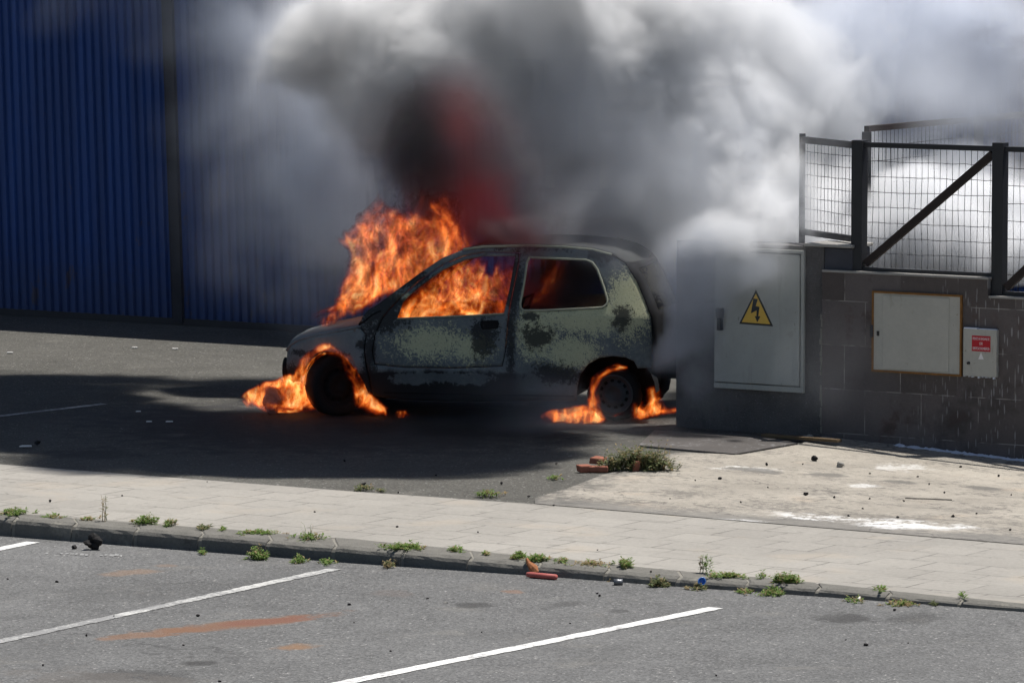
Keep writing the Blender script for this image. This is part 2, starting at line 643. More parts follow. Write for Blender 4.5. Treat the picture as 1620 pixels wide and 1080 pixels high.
lz = lambda q: lot_z(q.x)
e = at_lot(529, 900)
s0 = at_lot(-330, 1086)
marking(s0, e, 0.105, M_PAINT2, 1, lz, 0.009)
marking(at_lot(230, 1143), at_lot(1133, 961.5), 0.115, M_PAINT, 2, lz)
marking(at_lot(-300, 932), at_lot(52, 857.5), 0.11, M_PAINT, 3, lz)
marking(at(-120, 671), at(165, 638), 0.09, M_PAINT2, 4, lambda q: -0.006)
mb = MB()
rg = random.Random(3)
for i in range(16):                                    # broken remains of a dash line by the kerb
    u = 72 + i * 7.8
    if rg.random() < 0.2: continue
    v = 874.5 + (u - 72) * 0.028 + rg.uniform(-1, 1)
    a = at_lot(u, v, 0.004)
    b = at_lot(u + rg.uniform(3, 7), v + rg.uniform(-1, 0.6), 0.004)
    t_ = Vector((0.0, rg.uniform(0.02, 0.05), 0))
    mb.add([a - t_, b - t_, b + t_, a + t_], [(0, 1, 2, 3)])
tag(mb.build('road_marking', M_PAINT2), kind='structure')

# ------------------------------------------------------------------ blue warehouse behind the yard
g = G('blue_sheet')
p = g.obj()
x, y, z = g.sep(p)
n1 = g.noise(g.xyz(x * 1.5, 0.0, z * 0.35), 1.0, 5, 0.6)
n2 = g.noise(p, 9, 5, 0.7)
bandn = g.noise(g.xyz(x * 6.0, 0.0, z * 0.12), 1.3, 3, 0.6)
col = g.scale((0.011, 0.050, 0.20), 1.0 + (n1 - 0.5) * 0.5 + (bandn - 0.5) * 0.9 + (n2 - 0.5) * 0.2)
rust = g.step(g.noise(g.xyz(x * 2.2, 0.0, z * 0.8), 1.6, 7, 0.72) + (1 - g.step(z, 0.2, 3.5)) * 0.08, 0.66, 0.74)
col = g.mix(rust * 0.7, col, (0.075, 0.055, 0.05))
grime = (1 - g.step(z + (n2 - 0.5) * 0.8, 0.0, 0.9)) * 0.4
col = g.mix(grime, col, (0.05, 0.06, 0.09))
M_BLUE = g.done(col, 0.55, 0.35)
M_SEAM = simple('rusty_seam', (0.035, 0.036, 0.045), 0.8, 0.5, 5)
M_DARK = simple('dark_metal', (0.035, 0.035, 0.04), 0.6, 0.3)
M_ROOFING = simple('roof_sheet', (0.25, 0.27, 0.3), 0.7)

B0 = at(0, 497)
wh = empty('warehouse', B0, -TH)
tag(wh, 'tall blue corrugated metal warehouse standing in shade behind the smoke', 'building')
HB = 4.9


def tloc(u, v=505):
    return (on_plane(u, v, B0, WN) - B0).dot(K)


def sheet(t0, t1, name, depth=0.028, pitch=0.1075, off=0.0):
    prof, t = [], t0
    while t < t1:
        for dt, y in ((0.0, 0.0), (0.045, 0.0), (0.062, depth), (0.088, depth)):
            if t + dt <= t1: prof.append((t + dt, y + off))
        t += pitch
    zs = [0.03 + (HB - 0.03) * i / 10 for i in range(11)]
    sh = math.tan(R(2.0))
    vs = [(x - z * sh, y, z) for x, y in prof for z in zs]
    m = len(zs)
    fs = [(i * m + j, (i + 1) * m + j, (i + 1) * m + j + 1, i * m + j + 1) for i in range(len(prof) - 1) for j in range(m - 1)]
    return mesh_obj(name, vs, fs, M_BLUE, wh)


ts = tloc(284)
sheet(-7.0, ts - 0.055, 'wall_sheet')
sheet(ts + 0.055, 20.0, 'wall_sheet', off=0.012)
sh = math.tan(R(2.0))
mb = MB()
mb.hexa([(ts - 0.06, -0.035, 0.02), (ts + 0.06, -0.035, 0.02), (ts + 0.06, 0.04, 0.02), (ts - 0.06, 0.04, 0.02)] +
        [(ts - 0.06 - HB * sh, -0.035, HB), (ts + 0.06 - HB * sh, -0.035, HB), (ts + 0.06 - HB * sh, 0.04, HB), (ts - 0.06 - HB * sh, 0.04, HB)])
mb.build('seam_post', M_SEAM, wh)
mb = MB()
mb.box((6.5, 0.03, 0.03), Vector((13.5, 0, 0)), Vector((0, 0.045, 0)), Vector((0, 0, 0.035)))
mb.build('base_rail', M_DARK, wh)
mb = MB()
mb.box((6.5, 4.6, HB / 2), Vector((13.4, 0, 0)), Vector((0, 4.5, 0)), Vector((0, 0, HB / 2 - 0.02)))
mb.build('inner_shell', M_DARK, wh)
mb = MB()
mb.box((6.3, 4.6, HB + 0.06), Vector((13.9, 0, 0)), Vector((0, 4.63, 0)), Vector((0, 0, 0.05)))
mb.build('roof', M_ROOFING, wh)

# ------------------------------------------------------------------ low wall, cabinets and fence on the right
def wl(u, v, out=0.0):
    """pixel on the clad wall's face -> local (t, y, z) of a frame at WALL0 turned by -TH; y grows away from the camera"""
    p = wall_pt(u, v, out)
    return Vector(((p - WALL0).dot(K), -out, p.z))


def lbox(mb, t0, t1, y0, y1, z0, z1):
    mb.box(((t0 + t1) / 2, (y0 + y1) / 2, (z0 + z1) / 2), Vector(((t1 - t0) / 2, 0, 0)), Vector((0, (y1 - y0) / 2, 0)), Vector((0, 0, (z1 - z0) / 2)))


def wframe(name): return empty(name, WALL0, -TH)


g = G('rough_render')
p = g.obj()
x, y, z = g.sep(p)
n1, n2, n3 = g.noise(p, 2.2, 6, 0.65), g.noise(p, 16, 5, 0.7), g.noise(p, 70, 3, 0.7)
col = g.scale((0.105, 0.10, 0.098), 1 + (n1 - 0.5) * 0.9 + (n2 - 0.5) * 0.5 + (n3 - 0.5) * 0.6)
col = g.mix(g.step(n1 + (n2 - 0.5) * 0.4, 0.56, 0.7) * 0.6, col, (0.045, 0.043, 0.042))
col = g.mix(g.step(g.noise(p, 90, 2), 0.66, 0.72) * 0.5, col, (0.30, 0.30, 0.31))
g.bump(n2 + n3 * 0.6, 0.9, 0.012)
M_RENDER = g.done(col, 0.95, 0.15)

g = G('stone_cladding')
p = g.obj()
x, y, z = g.sep(p)
br = g.new('ShaderNodeTexBrick', offset=0.37, squash=1.0)
g.put(br.inputs['Vector'], g.xyz(x + 0.12, z + 0.325))
br.inputs['Scale'].default_value = 1.0
br.inputs['Brick Width'].default_value = 0.52
br.inputs['Row Height'].default_value = 0.362
br.inputs['Mortar Size'].default_value = 0.0045
br.inputs['Mortar Smooth'].default_value = 0.2
br.inputs['Color1'].default_value = (0, 0, 0, 1)
br.inputs['Color2'].default_value = (1, 1, 1, 1)
br.inputs['Mortar'].default_value = (0.5, 0.5, 0.5, 1)
tone = g.sep(X(g, br.outputs['Color']))[0]
mort = X(g, br.outputs['Fac'])
n1, n2, n3 = g.noise(p, 1.7, 5, 0.6), g.noise(p, 12, 5, 0.7), g.noise(p, 55, 3, 0.7)
col = g.mix(tone, (0.118, 0.102, 0.098), (0.08, 0.067, 0.062))
col = g.scale(col, 1 + (n1 - 0.5) * 0.6 + (n2 - 0.5) * 0.35 + (n3 - 0.5) * 0.4)
brown = g.step(g.noise(p, 2.6, 5, 0.65), 0.56, 0.68)
col = g.mix(brown * 0.6, col, (0.085, 0.05, 0.042))
col = g.mix(g.step(g.noise(p, 1.3, 6, 0.7), 0.52, 0.66) * 0.55, col, (0.035, 0.03, 0.03))
hv = g.noise(g.xyz(x * 0.6, 0.0, z * 5), 3, 3)
col = g.mix(mort * g.step(g.noise(p, 5, 4), 0.42, 0.6) * 0.8, col, (0.30, 0.28, 0.26))
# splashes of foam that ran down the right end
wet = g.step(x + (n1 - 0.5) * 1.2, 0.55, 1.7)
dv, dc = g.voro(g.xyz(x * 50, 0.0, z * 8), 1.0)
drop = (1 - g.step(dv, 0.22, 0.36)) * g.step(g.sep(dc)[0], 0.45, 0.55)
dv2, dc2 = g.voro(g.xyz(x * 30, 0.0, z * 2.2), 1.0)
run = (1 - g.step(dv2, 0.05, 0.17)) * g.step(g.sep(dc2)[0], 0.62, 0.70) * (1 - g.step(z + (n1 - 0.5) * 0.5, 0.30, 0.75))
few = (1 - g.step(g.voro(g.xyz(x * 28, 0.0, z * 20), 1.0)[0], 0.08, 0.16)) * g.step(g.noise(p, 30, 2), 0.58, 0.62)
col = g.mix(drop * wet * 0.4, col, (0.42, 0.42, 0.42))
col = g.mix(run * wet * 0.75, col, (0.46, 0.47, 0.50))
col = g.mix(few * (1 - wet) * 0.4, col, (0.4, 0.4, 0.4))
g.bump(n2 * 0.5 + n3 * 0.4 - mort * 0.8, 0.6, 0.008)
M_CLAD = g.done(col, 0.8, 0.3)
M_CAP = simple('wall_cap', (0.30, 0.29, 0.27), 0.9, 0.3, 9)
M_COLBLUE = simple('sooty_column', (0.055, 0.057, 0.068), 0.85, 0.5, 6)

tl0, tm, tsep = wl(1066, 690).x, wl(1345, 420).x, wl(1300, 600).x
zt1, zt2, zt3 = wl(1300, 391).z, wl(1450, 437).z, wl(1600, 473).z
tstep = wl(1563, 450).x
TR = 6.5
rw = wframe('rendered_wall')
tag(rw, 'dark rough rendered wall block holding the large electrical cabinet', 'wall')
mb = MB()
lbox(mb, tl0, tsep - 0.003, 0.03, 0.34, -0.3, zt1)
mb.build('wall', M_RENDER, rw, bevel=0.008)
mb = MB()
lbox(mb, tsep - 0.003, tm, 0.035, 0.345, zt2 + 0.003, zt1 - 0.004)
mb.build('column', M_COLBLUE, rw, bevel=0.012)
mb = MB()
lbox(mb, wl(1272, 400).x, tm + 0.015, -0.005, 0.37, zt1 + 0.001, zt1 + 0.028)
mb.build('cap', M_CAP, rw, bevel=0.006)
rg = random.Random(8)
mb = MB()
z = 0.0
while z < zt2 - 0.35:                                  # crumbled mortar along the joint with the cladding
    h = rg.uniform(0.02, 0.07)
    if rg.random() < 0.72:
        w_ = rg.uniform(0.006, 0.02)
        lbox(mb, tsep - w_ - 0.002, tsep + rg.uniform(-0.002, 0.006), rg.uniform(-0.01, 0.002), 0.0295, z, z + h)
    z += h * rg.uniform(0.8, 1.3)
mb.build('mortar_seam', M_MORTAR, rw, bevel=0.004)

cw = wframe('stone_clad_wall')
tag(cw, 'low wall of purple brown stone tiles streaked with white foam under the fence', 'wall')
mb = MB()
lbox(mb, tsep, tstep, 0.0, 0.3, -0.6, zt2)
lbox(mb, tstep, TR, 0.0, 0.3, -0.6, zt3)
mb.build('cladding', M_CLAD, cw)
mb = MB()
lbox(mb, tsep + 0.004, tstep + 0.01, -0.012, 0.31, zt2 + 0.001, zt2 + 0.018)
lbox(mb, tstep + 0.012, TR, -0.012, 0.31, zt3 + 0.001, zt3 + 0.018)
mb.build('coping', M_CAP, cw)

# electrical cabinet
g = G('grey_cabinet_paint')
p = g.obj()
n1, n2 = g.noise(p, 2.5, 6, 0.65), g.noise(p, 25, 4, 0.7)
col = g.scale((0.34, 0.35, 0.325), 1 + (n1 - 0.5) * 0.35 + (n2 - 0.5) * 0.15)
col = g.mix(g.step(n1 + (n2 - 0.5) * 0.5, 0.6, 0.72) * 0.4, col, (0.20, 0.20, 0.16))
col = g.mix(g.step(g.noise(p, 34, 2), 0.70, 0.75) * 0.5, col, (0.12, 0.115, 0.09))
strk = g.noise(g.xyz(g.sep(p)[0] * 14, 0.0, g.sep(p)[2] * 1.2), 1.0, 5, 0.65)
col = g.mix(g.step(strk, 0.55, 0.75) * 0.35, col, (0.17, 0.165, 0.14))
soot = g.step(g.noise(p, 1.1, 4) + (g.sep(p)[2] - 0.9) * 0.25, 0.48, 0.72)
col = g.mix(soot * 0.35, col, (0.13, 0.125, 0.115))
g.bump(g.noise(p, 2.0, 2) * 1.0, 0.25, 0.03)
M_CAB = g.done(col, 0.55, 0.4)
M_BLACK = simple('black_plastic', (0.02, 0.02, 0.022), 0.5, 0.3)
M_YEL = simple('yellow_sign', (0.62, 0.40, 0.075), 0.6, 0.15)
M_INK = simple('sign_ink', (0.03, 0.032, 0.035), 0.6, 0.1)
ec = wframe('electrical_cabinet')
tag(ec, 'large pale grey metal electrical cabinet with yellow triangular hazard sign', 'cabinet')
a, b = wl(1128.5, 613, 0.02), wl(1271, 400, 0.02)
t0, t1, z0, z1 = a.x, b.x, a.z, zt1 - 0.035
FW = 0.028
mb = MB()
lbox(mb, t0, t1, -0.012, 0.02, z0, z0 + FW * 1.6)
lbox(mb, t0, t1, -0.012, 0.02, z1 - FW, z1)
lbox(mb, t1 - FW, t1, -0.0121, 0.02, z0 + FW * 1.6, z1 - FW)
lbox(mb, t0, t0 + 0.008, -0.0121, 0.02, z0 + FW * 1.6, z1 - FW)
mb.build('frame', M_CAB, ec, bevel=0.003)
mb = MB()
lbox(mb, t0 + 0.012, t1 - FW - 0.008, -0.02, 0.016, z0 + FW * 1.6 + 0.008, z1 - FW - 0.008)
ecd = mb.build('door', M_CAB, ec, bevel=0.006)
mb = MB()
c = wl(1139.5, 503, 0.03)
lbox(mb, c.x - 0.034, c.x + 0.034, -0.055, -0.0205, c.z + 0.0, c.z + 0.085)
lbox(mb, c.x - 0.012, c.x + 0.026, -0.075, -0.0208, c.z - 0.10, c.z + 0.002)
mb.build('handle', M_BLACK, ecd, bevel=0.008)
A_, B_, C_ = wl(1196, 458.5, 0.021), wl(1169.5, 512, 0.021), wl(1223, 516, 0.021)
cen = (A_ + B_ + C_) / 3


def prism(name, pts, y0, y1, mat, parent, bevel=0):
    n = len(pts)
    vs = [(x, y0, z) for x, z in pts] + [(x, y1, z) for x, z in pts]
    fs = [tuple(range(n)), tuple(range(2 * n - 1, n - 1, -1))] + [(i, i + n, (i + 1) % n + n, (i + 1) % n) for i in range(n)]
    o = mesh_obj(name, vs, fs, mat, parent)
    bm = bmesh.new()
    bm.from_mesh(o.data)
    bmesh.ops.recalc_face_normals(bm, faces=bm.faces)
    bm.to_mesh(o.data)
    bm.free()
    return o


ws = prism('warning_sign', [(q.x, q.z) for q in (A_, B_, C_)], -0.0225, -0.0203, M_INK, ec)
prism('sign_face', [((q.x - cen.x) * 0.84 + cen.x, (q.z - cen.z) * 0.84 + cen.z) for q in (A_, B_, C_)], -0.0245, -0.0226, M_YEL, ws)
bolt = [(1192, 472), (1199, 473), (1195.5, 484), (1201.5, 485.5), (1199.6, 500), (1203, 500.5), (1198, 509.5), (1194.2, 500), (1196.8, 500.2), (1197, 491), (1188, 495.5)]
prism('lightning_bolt', [(q.x, q.z) for q in (wl(u, v, 0.025) for u, v in bolt)], -0.0262, -0.0246, M_INK, ws)

# meter box and hydrant plate on the clad wall
g = G('rusting_white_paint')
p = g.obj()
n1, n2 = g.noise(p, 4, 6, 0.7), g.noise(p, 30, 4, 0.7)
col = g.scale((0.40, 0.39, 0.345), 1 + (n1 - 0.5) * 0.35 + (n2 - 0.5) * 0.2)
col = g.mix(g.step(g.noise(g.xyz(g.sep(p)[0] * 9, 0.0, g.sep(p)[2] * 3), 1, 5, 0.7), 0.58, 0.72) * 0.45, col, (0.17, 0.15, 0.09))
col = g.mix(g.step(g.noise(p, 22, 4, 0.7), 0.66, 0.72) * 0.6, col, (0.14, 0.12, 0.08))
M_WBOX = g.done(col, 0.6, 0.35)
M_RUST = simple('orange_rust', (0.21, 0.10, 0.03), 0.9, 0.7, 14)
M_RED = simple('red_sticker', (0.42, 0.012, 0.022), 0.5, 0.1)
M_WHITE = simple('white_lettering', (0.72, 0.70, 0.70), 0.6, 0.1)
mx = wframe('meter_box')
tag(mx, 'wide off white metal meter box with rusty rim set into the stone clad wall', 'meter box')
a, b = wl(1380.5, 586), wl(1523.5, 469)
t0, t1, z0, z1 = a.x, b.x, a.z - 0.005, b.z + 0.012
mb = MB()
FR = 0.016
lbox(mb, t0, t1, -0.022, 0.01, z0, z0 + FR)
lbox(mb, t0, t1, -0.022, 0.01, z1 - FR, z1)
lbox(mb, t0, t0 + FR, -0.0221, 0.01, z0 + FR, z1 - FR)
lbox(mb, t1 - FR, t1, -0.0221, 0.01, z0 + FR, z1 - FR)
mb.build('rim', M_RUST, mx)
mb = MB()
lbox(mb, t0 + FR, t1 - FR, -0.014, 0.01, z0 + FR, z1 - FR)
mxd = mb.build('door', M_WBOX, mx)
mb = MB()
ta, tb = wl(1398, 520).x, wl(1503, 520).x
lbox(mb, ta, tb, -0.021, -0.0141, z0 + FR + 0.012, z1 - FR - 0.012)
mb.build('door_panel', M_WBOX, mxd, bevel=0.004)
mb = MB()
c = wl(1390.5, 527)
lbox(mb, c.x - 0.012, c.x + 0.012, -0.02, -0.0142, c.z - 0.02, c.z + 0.02)
mb.build('lock', M_BLACK, mxd, bevel=0.003)
mb = MB()
c = wl(1381.5, 523)
lbox(mb, c.x - 0.013, c.x + 0.012, -0.034, -0.0223, c.z - 0.05, c.z + 0.05)
mb.build('hinge', M_DARK, mx, bevel=0.003)

hb = wframe('hydrant_plate')
tag(hb, 'small grey metal plate with red notice beside the wide meter box', 'metal box')
a, b = wl(1526.5, 594), wl(1580, 521)
t0, t1, z0, z1 = a.x, b.x, wl(1552, 595).z, wl(1552, 520.5).z
mb = MB()
lbox(mb, t0, t1, -0.035, 0.01, z0, z1)
hbp = mb.build('plate', M_WBOX, hb, bevel=0.004)
M_FOAM = simple('dried_foam', (0.62, 0.66, 0.74), 0.9, 0.15, 20)
rg = random.Random(4)
mb = MB()
for i in range(8):
    t_ = t0 + (t1 - t0) * (i + 0.5 + rg.uniform(-0.3, 0.3)) / 8
    lbox(mb, t_ - 0.008, t_ + 0.008, -0.037, -0.01, z0 - rg.uniform(0.004, 0.016), z0 - 0.0005)
lbox(mb, t0 + 0.004, t0 + (t1 - t0) * 0.42, -0.036, 0.0, z1 + 0.0005, z1 + 0.011)
lbox(mb, t0 + (t1 - t0) * 0.45, t1 - 0.005, -0.034, 0.0, z1 + 0.0005, z1 + 0.007)
mb.build('foam_residue', M_FOAM, hb, bevel=0.003)
a, b = wl(1537.5, 555, 0.036), wl(1567, 532, 0.036)
ra, rb_, rz0, rz1 = a.x, b.x, a.z, b.z
mb = MB()
lbox(mb, ra, rb_, -0.0375, -0.0353, rz0, rz1)
rs = mb.build('notice', M_RED, hb)


def text(s, size, c, parent, mat, width=None):
    cu = bpy.data.curves.new('lettering', 'FONT')
    cu.body = s
    cu.size = size
    cu.align_x = 'CENTER'
    cu.align_y = 'CENTER'
    cu.extrude = 0.0004
    o = bpy.data.objects.new('lettering', cu)
    COL.objects.link(o)
    dg = bpy.context.evaluated_depsgraph_get()
    me = bpy.data.meshes.new_from_object(o.evaluated_get(dg))
    bpy.data.objects.remove(o)
    me.name = 'lettering'
    xs = [v.co.x for v in me.vertices]
    k = width / (max(xs) - min(xs)) if width else 1
    for v in me.vertices:
        v.co = Vector((v.co.x * k + c[0], c[1] - v.co.z, v.co.y + c[2]))
    me.materials.clear()
    me.materials.append(mat)
    o = bpy.data.objects.new('lettering', me)
    COL.objects.link(o)
    o.parent = parent
    return o


mid, wd, ht = (ra + rb_) / 2, rb_ - ra, rz1 - rz0
text('PUNTO DE ENGANCHE', 0.030, (mid, -0.0382, rz0 + ht * 0.80), rs, M_WHITE, wd * 0.9)
text('DE', 0.030, (mid, -0.0382, rz0 + ht * 0.5), rs, M_WHITE, wd * 0.16)
text('SERVICIO BOMBEROS', 0.030, (mid, -0.0382, rz0 + ht * 0.18), rs, M_WHITE, wd * 0.9)
q = wl(1552, 563, 0.036)
prism('white_triangle', [(q.x - 0.024, q.z - 0.026), (q.x + 0.024, q.z - 0.026), (q.x, q.z + 0.03)], -0.0365, -0.0353, M_WHITE, hb)
c = wl(1532.5, 574, 0.036)
mb = MB()
mb.lathe([(0.0001, -0.05), (0.012, -0.05), (0.012, -0.0352)], c.copy() * 1.0 + Vector((0, 0.036, 0)), Vector((0, 1, 0)), Vector((1, 0, 0)), ZUP, 12)
mb.build('lock', M_BLACK, hb)

# fences
M_FENCE = simple('black_fence_paint', (0.016, 0.017, 0.02), 0.5, 0.4, 12, 0.0, 0.4)
M_FRUST = simple('rusty_fence_paint', (0.026, 0.018, 0.016), 0.7, 0.6, 7)
M_WIRE = simple('dark_wire', (0.02, 0.02, 0.022), 0.6, 0.3)


def wire_panel(name, parent, p0, p1, z0, z1, nx, nz, rg, wob=0.006, rad=0.0026):
    """woven wire between two posts; p0, p1 horizontal ends (z ignored)"""
    mb = MB()
    d = p1 - p0
    L = d.length
    for i in range(1, nx):
        b = p0 + d * (i / nx)
        ph, am = rg.uniform(0, 6), rg.uniform(0.3, 1) * wob
        pts = []
        for k in range(9):
            f = k / 8
            s_ = am * math.sin(ph + f * 9) * (1.6 - f)
            pts.append(Vector((b.x, b.y, 0)) + d / L * s_ + ZUP * (z0 + (z1 - z0) * f))
        mb.tube(pts, rad, 4)
    for j in range(1, nz):
        z = z0 + (z1 - z0) * j / nz
        pts = [p0 + d * (k / 12) for k in range(13)]
        pts = [Vector((q.x, q.y, z + rg.uniform(-0.004, 0.004))) for q in pts]
        mb.tube(pts, rad, 4)
    return mb.build(name, M_WIRE, parent)


rg = random.Random(12)
fn = wframe('mesh_fence')
tag(fn, 'black steel fence with diagonal brace and wire mesh standing on the low clad wall', 'fence')
FO = -0.045                                           # fence stands a little behind the face
PW = 0.1
fx = lambda u, v: wl(u, v, FO)
zr1, zr0, zrb = fx(1450, 228).z, fx(1450, 236).z, fx(1450, 425).z
posts = [(fx(1355, 300).x, zt2 + 0.02, fx(1355, 222).z), (fx(1577.5, 300).x, zt3 + 0.02, fx(1577, 226).z), (fx(1577.5, 300).x + 1.32, zt3 + 0.02, fx(1577, 226).z)]
yc = -FO + 0.05
for t_, za, zb in posts:
    mb = MB()
    lbox(mb, t_ - PW / 2, t_ + PW / 2, yc - 0.05, yc + 0.05, za, zb)
    mb.build('post', M_FENCE, fn, bevel=0.004)
zb2 = fx(1600, 462).z
for (ta, tb, zl, zh) in ((posts[0][0], posts[1][0], zt2 + 0.02, fx(1450, 427).z), (posts[1][0], posts[2][0], zt3 + 0.02, zb2)):
    mb = MB()
    lbox(mb, ta + PW / 2, tb - PW / 2, yc - 0.03, yc + 0.03, zl, zh)
    mb.build('bottom_rail', M_FENCE, fn)
    mb = MB()
    lbox(mb, ta + PW / 2, tb - PW / 2, yc - 0.025, yc + 0.025, zr0, zr1)
    mb.build('top_rail', M_FENCE, fn)
    mb = MB()
    mb.bar((ta + PW / 2 + 0.02, yc - 0.005, zh + 0.03), (tb - PW / 2 - 0.01, yc - 0.005, zr0 - 0.02), 0.05, 0.06)
    mb.build('brace', M_FRUST, fn)
    wire_panel('wire_mesh', fn, Vector((ta + PW / 2, yc + 0.03, 0)), Vector((tb - PW / 2, yc + 0.03, 0)), zh - 0.01, zr0 + 0.01, 21, 8, rg)

# return leg of the fence, running back into the smoke
P0 = WALL0 + K * (posts[0][0]) + W * yc
rt = empty('mesh_fence', P0)
tag(rt, 'short run of black wire fence turning back into white smoke at the corner post', 'fence')
P1 = at(1272, 215.5, zr1)
P1 = Vector((P1.x, P1.y, 0))
d = (P1 - Vector((P0.x, P0.y, 0)))
d2 = d.normalized()
zq = wl(1345, 380).z
for z_, h in ((zr1 - 0.03, 0.055), (zq, 0.05)):
    mb = MB()
    mb.bar(d2 * 0.055 + ZUP * z_, d + ZUP * z_, 0.045, h)
    mb.build('rail', M_FENCE, rt)
mb = MB()
mb.bar(d + d2 * 0.03 + ZUP * (-0.1), d + d2 * 0.03 + ZUP * (zr1 + 0.02), 0.05, 0.05)
mb.build('post', M_FENCE, rt)
wire_panel('wire_mesh', rt, d2 * 0.055, d, zq, zr1 - 0.03, 15, 8, rg, 0.003)

# far run of fence seen above the first
Q0, Q1 = at(1405, 201, zr1), at(1545, 188.5, zr1)
dd = (Q1 - Q0).normalized()
Q0, Q1 = Q0 - dd * 0.4, Q1 + dd * 2.2
bf = empty('mesh_fence', (Q0.x, Q0.y, 0))
tag(bf, 'rust topped wire fence farther back, half lost in grey smoke', 'fence')
L = (Q1 - Q0).length
mb = MB()
mb.bar(ZUP * zr1, dd * L + ZUP * zr1, 0.05, 0.05)
mb.build('rail', M_FRUST, bf)
for k in range(3):
    mb = MB()
    mb.bar(dd * (L * k / 2) + ZUP * -0.1, dd * (L * k / 2) + ZUP * (zr1 - 0.026), 0.08, 0.08)
    mb.build('post', M_FENCE, bf)
wire_panel('wire_mesh', bf, Vector((0, 0, 0)), dd * L, 0.6, zr1 - 0.026, 58, 14, rg, 0.003)

# dark slab at the foot of the cabinet and foam along the wall
g = G('wet_slab')
p = g.pos()
n1, n2 = g.noise(p, 3, 5, 0.65), g.noise(p, 22, 4, 0.7)
col = g.scale((0.07, 0.064, 0.06), 1 + (n1 - 0.5) * 0.7 + (n2 - 0.5) * 0.4)
col = g.mix(g.step(n2 + (n1 - 0.5) * 0.6, 0.60, 0.68) * 0.5, col, (0.33, 0.33, 0.34))
M_SLAB = g.done(col, 0.6, 0.4)
sl = [at(u, v) for u, v in ((1010, 706), (1163, 719.5), (1262, 702), (1180, 688), (1035, 682))]
o = prism('slab', [(0, 0)] * 3, 0, 0, M_SLAB, None)
bpy.data.objects.remove(o)
c = sum(sl, Vector()) / len(sl)
n = len(sl)
vs = [Vector((q.x, q.y, 0.010)) - c for q in sl] + [Vector((q.x, q.y, -0.05)) - c for q in sl]
fs = [tuple(range(n)), tuple(range(2 * n - 1, n - 1, -1))] + [(i, i + n, (i + 1) % n + n, (i + 1) % n) for i in range(n)]
o = mesh_obj('concrete_slab', vs, fs, M_SLAB, None, loc=c)
tag(o, 'dark wet concrete slab lying at the foot of the electrical cabinet', 'slab')

# ------------------------------------------------------------------ burning car
C0, C1 = at(538, 659), at(975, 668)
CS = (C1 - C0).normalized()                           # towards the rear
CN = Vector((-CS.y, CS.x, 0))                         # away from the camera
CRZ = math.atan2(CS.y, CS.x)
CW = 1.58
car = empty('hatchback_car', C0, CRZ)
tag(car, 'burnt out three door hatchback car on fire with scorched flaking paint', 'car')


def belt_inset(z):
    return 0.012 + 0.30 * max(0.0, z - 0.88) + 0.35 * max(0.0, 0.48 - z) ** 1.5


def csd(u, v, d):
    p = on_plane(u, v, C0 + CN * d, CN)
    q = p - C0
    return q.dot(CS), q.z


def cs(u, v):
    d = 0.02
    for _ in range(3):
        s, z = csd(u, v, d)
        d = belt_inset(z)
    return s, z


S_F, S_R = cs(449, 560)[0], cs(1029, 540)[0]


def inset(s, z):
    d = belt_inset(z)
    f = max(0.0, (S_F + 0.34 - s) / 0.34)
    r = max(0.0, (s - (S_R - 0.30)) / 0.30)
    return d + 0.13 * f * f + 0.09 * r * r


def inside(p, poly):
    x, y = p
    c = False
    j = len(poly) - 1
    for i in range(len(poly)):
        xi, yi = poly[i]
        xj, yj = poly[j]
        if (yi > y) != (yj > y) and x < (xj - xi) * (y - yi) / (yj - yi) + xi: c = not c
        j = i
    return c


def resample(poly, step):
    out = []
    n = len(poly)
    for i in range(n):
        a, b = poly[i], poly[(i + 1) % n]
        L = math.hypot(b[0] - a[0], b[1] - a[1])
        k = max(1, int(round(L / step)))
        out += [(a[0] + (b[0] - a[0]) * j / k, a[1] + (b[1] - a[1]) * j / k) for j in range(k)]
    return out


def offset_poly(poly, d):
    n = len(poly)
    area = sum(poly[i][0] * poly[(i + 1) % n][1] - poly[(i + 1) % n][0] * poly[i][1] for i in range(n))
    sg = 1 if area > 0 else -1
    out = []
    for i in range(n):
        a, b, c = poly[i - 1], poly[i], poly[(i + 1) % n]
        n1 = Vector((a[1] - b[1], b[0] - a[0])).normalized() * sg
        n2 = Vector((b[1] - c[1], c[0] - b[0])).normalized() * sg
        m = (n1 + n2)
        m = m / max(0.4, m.length) / max(0.5, m.normalized().dot(n1)) * 1.0
        out.append((b[0] + m.x * d, b[1] + m.y * d))
    return out


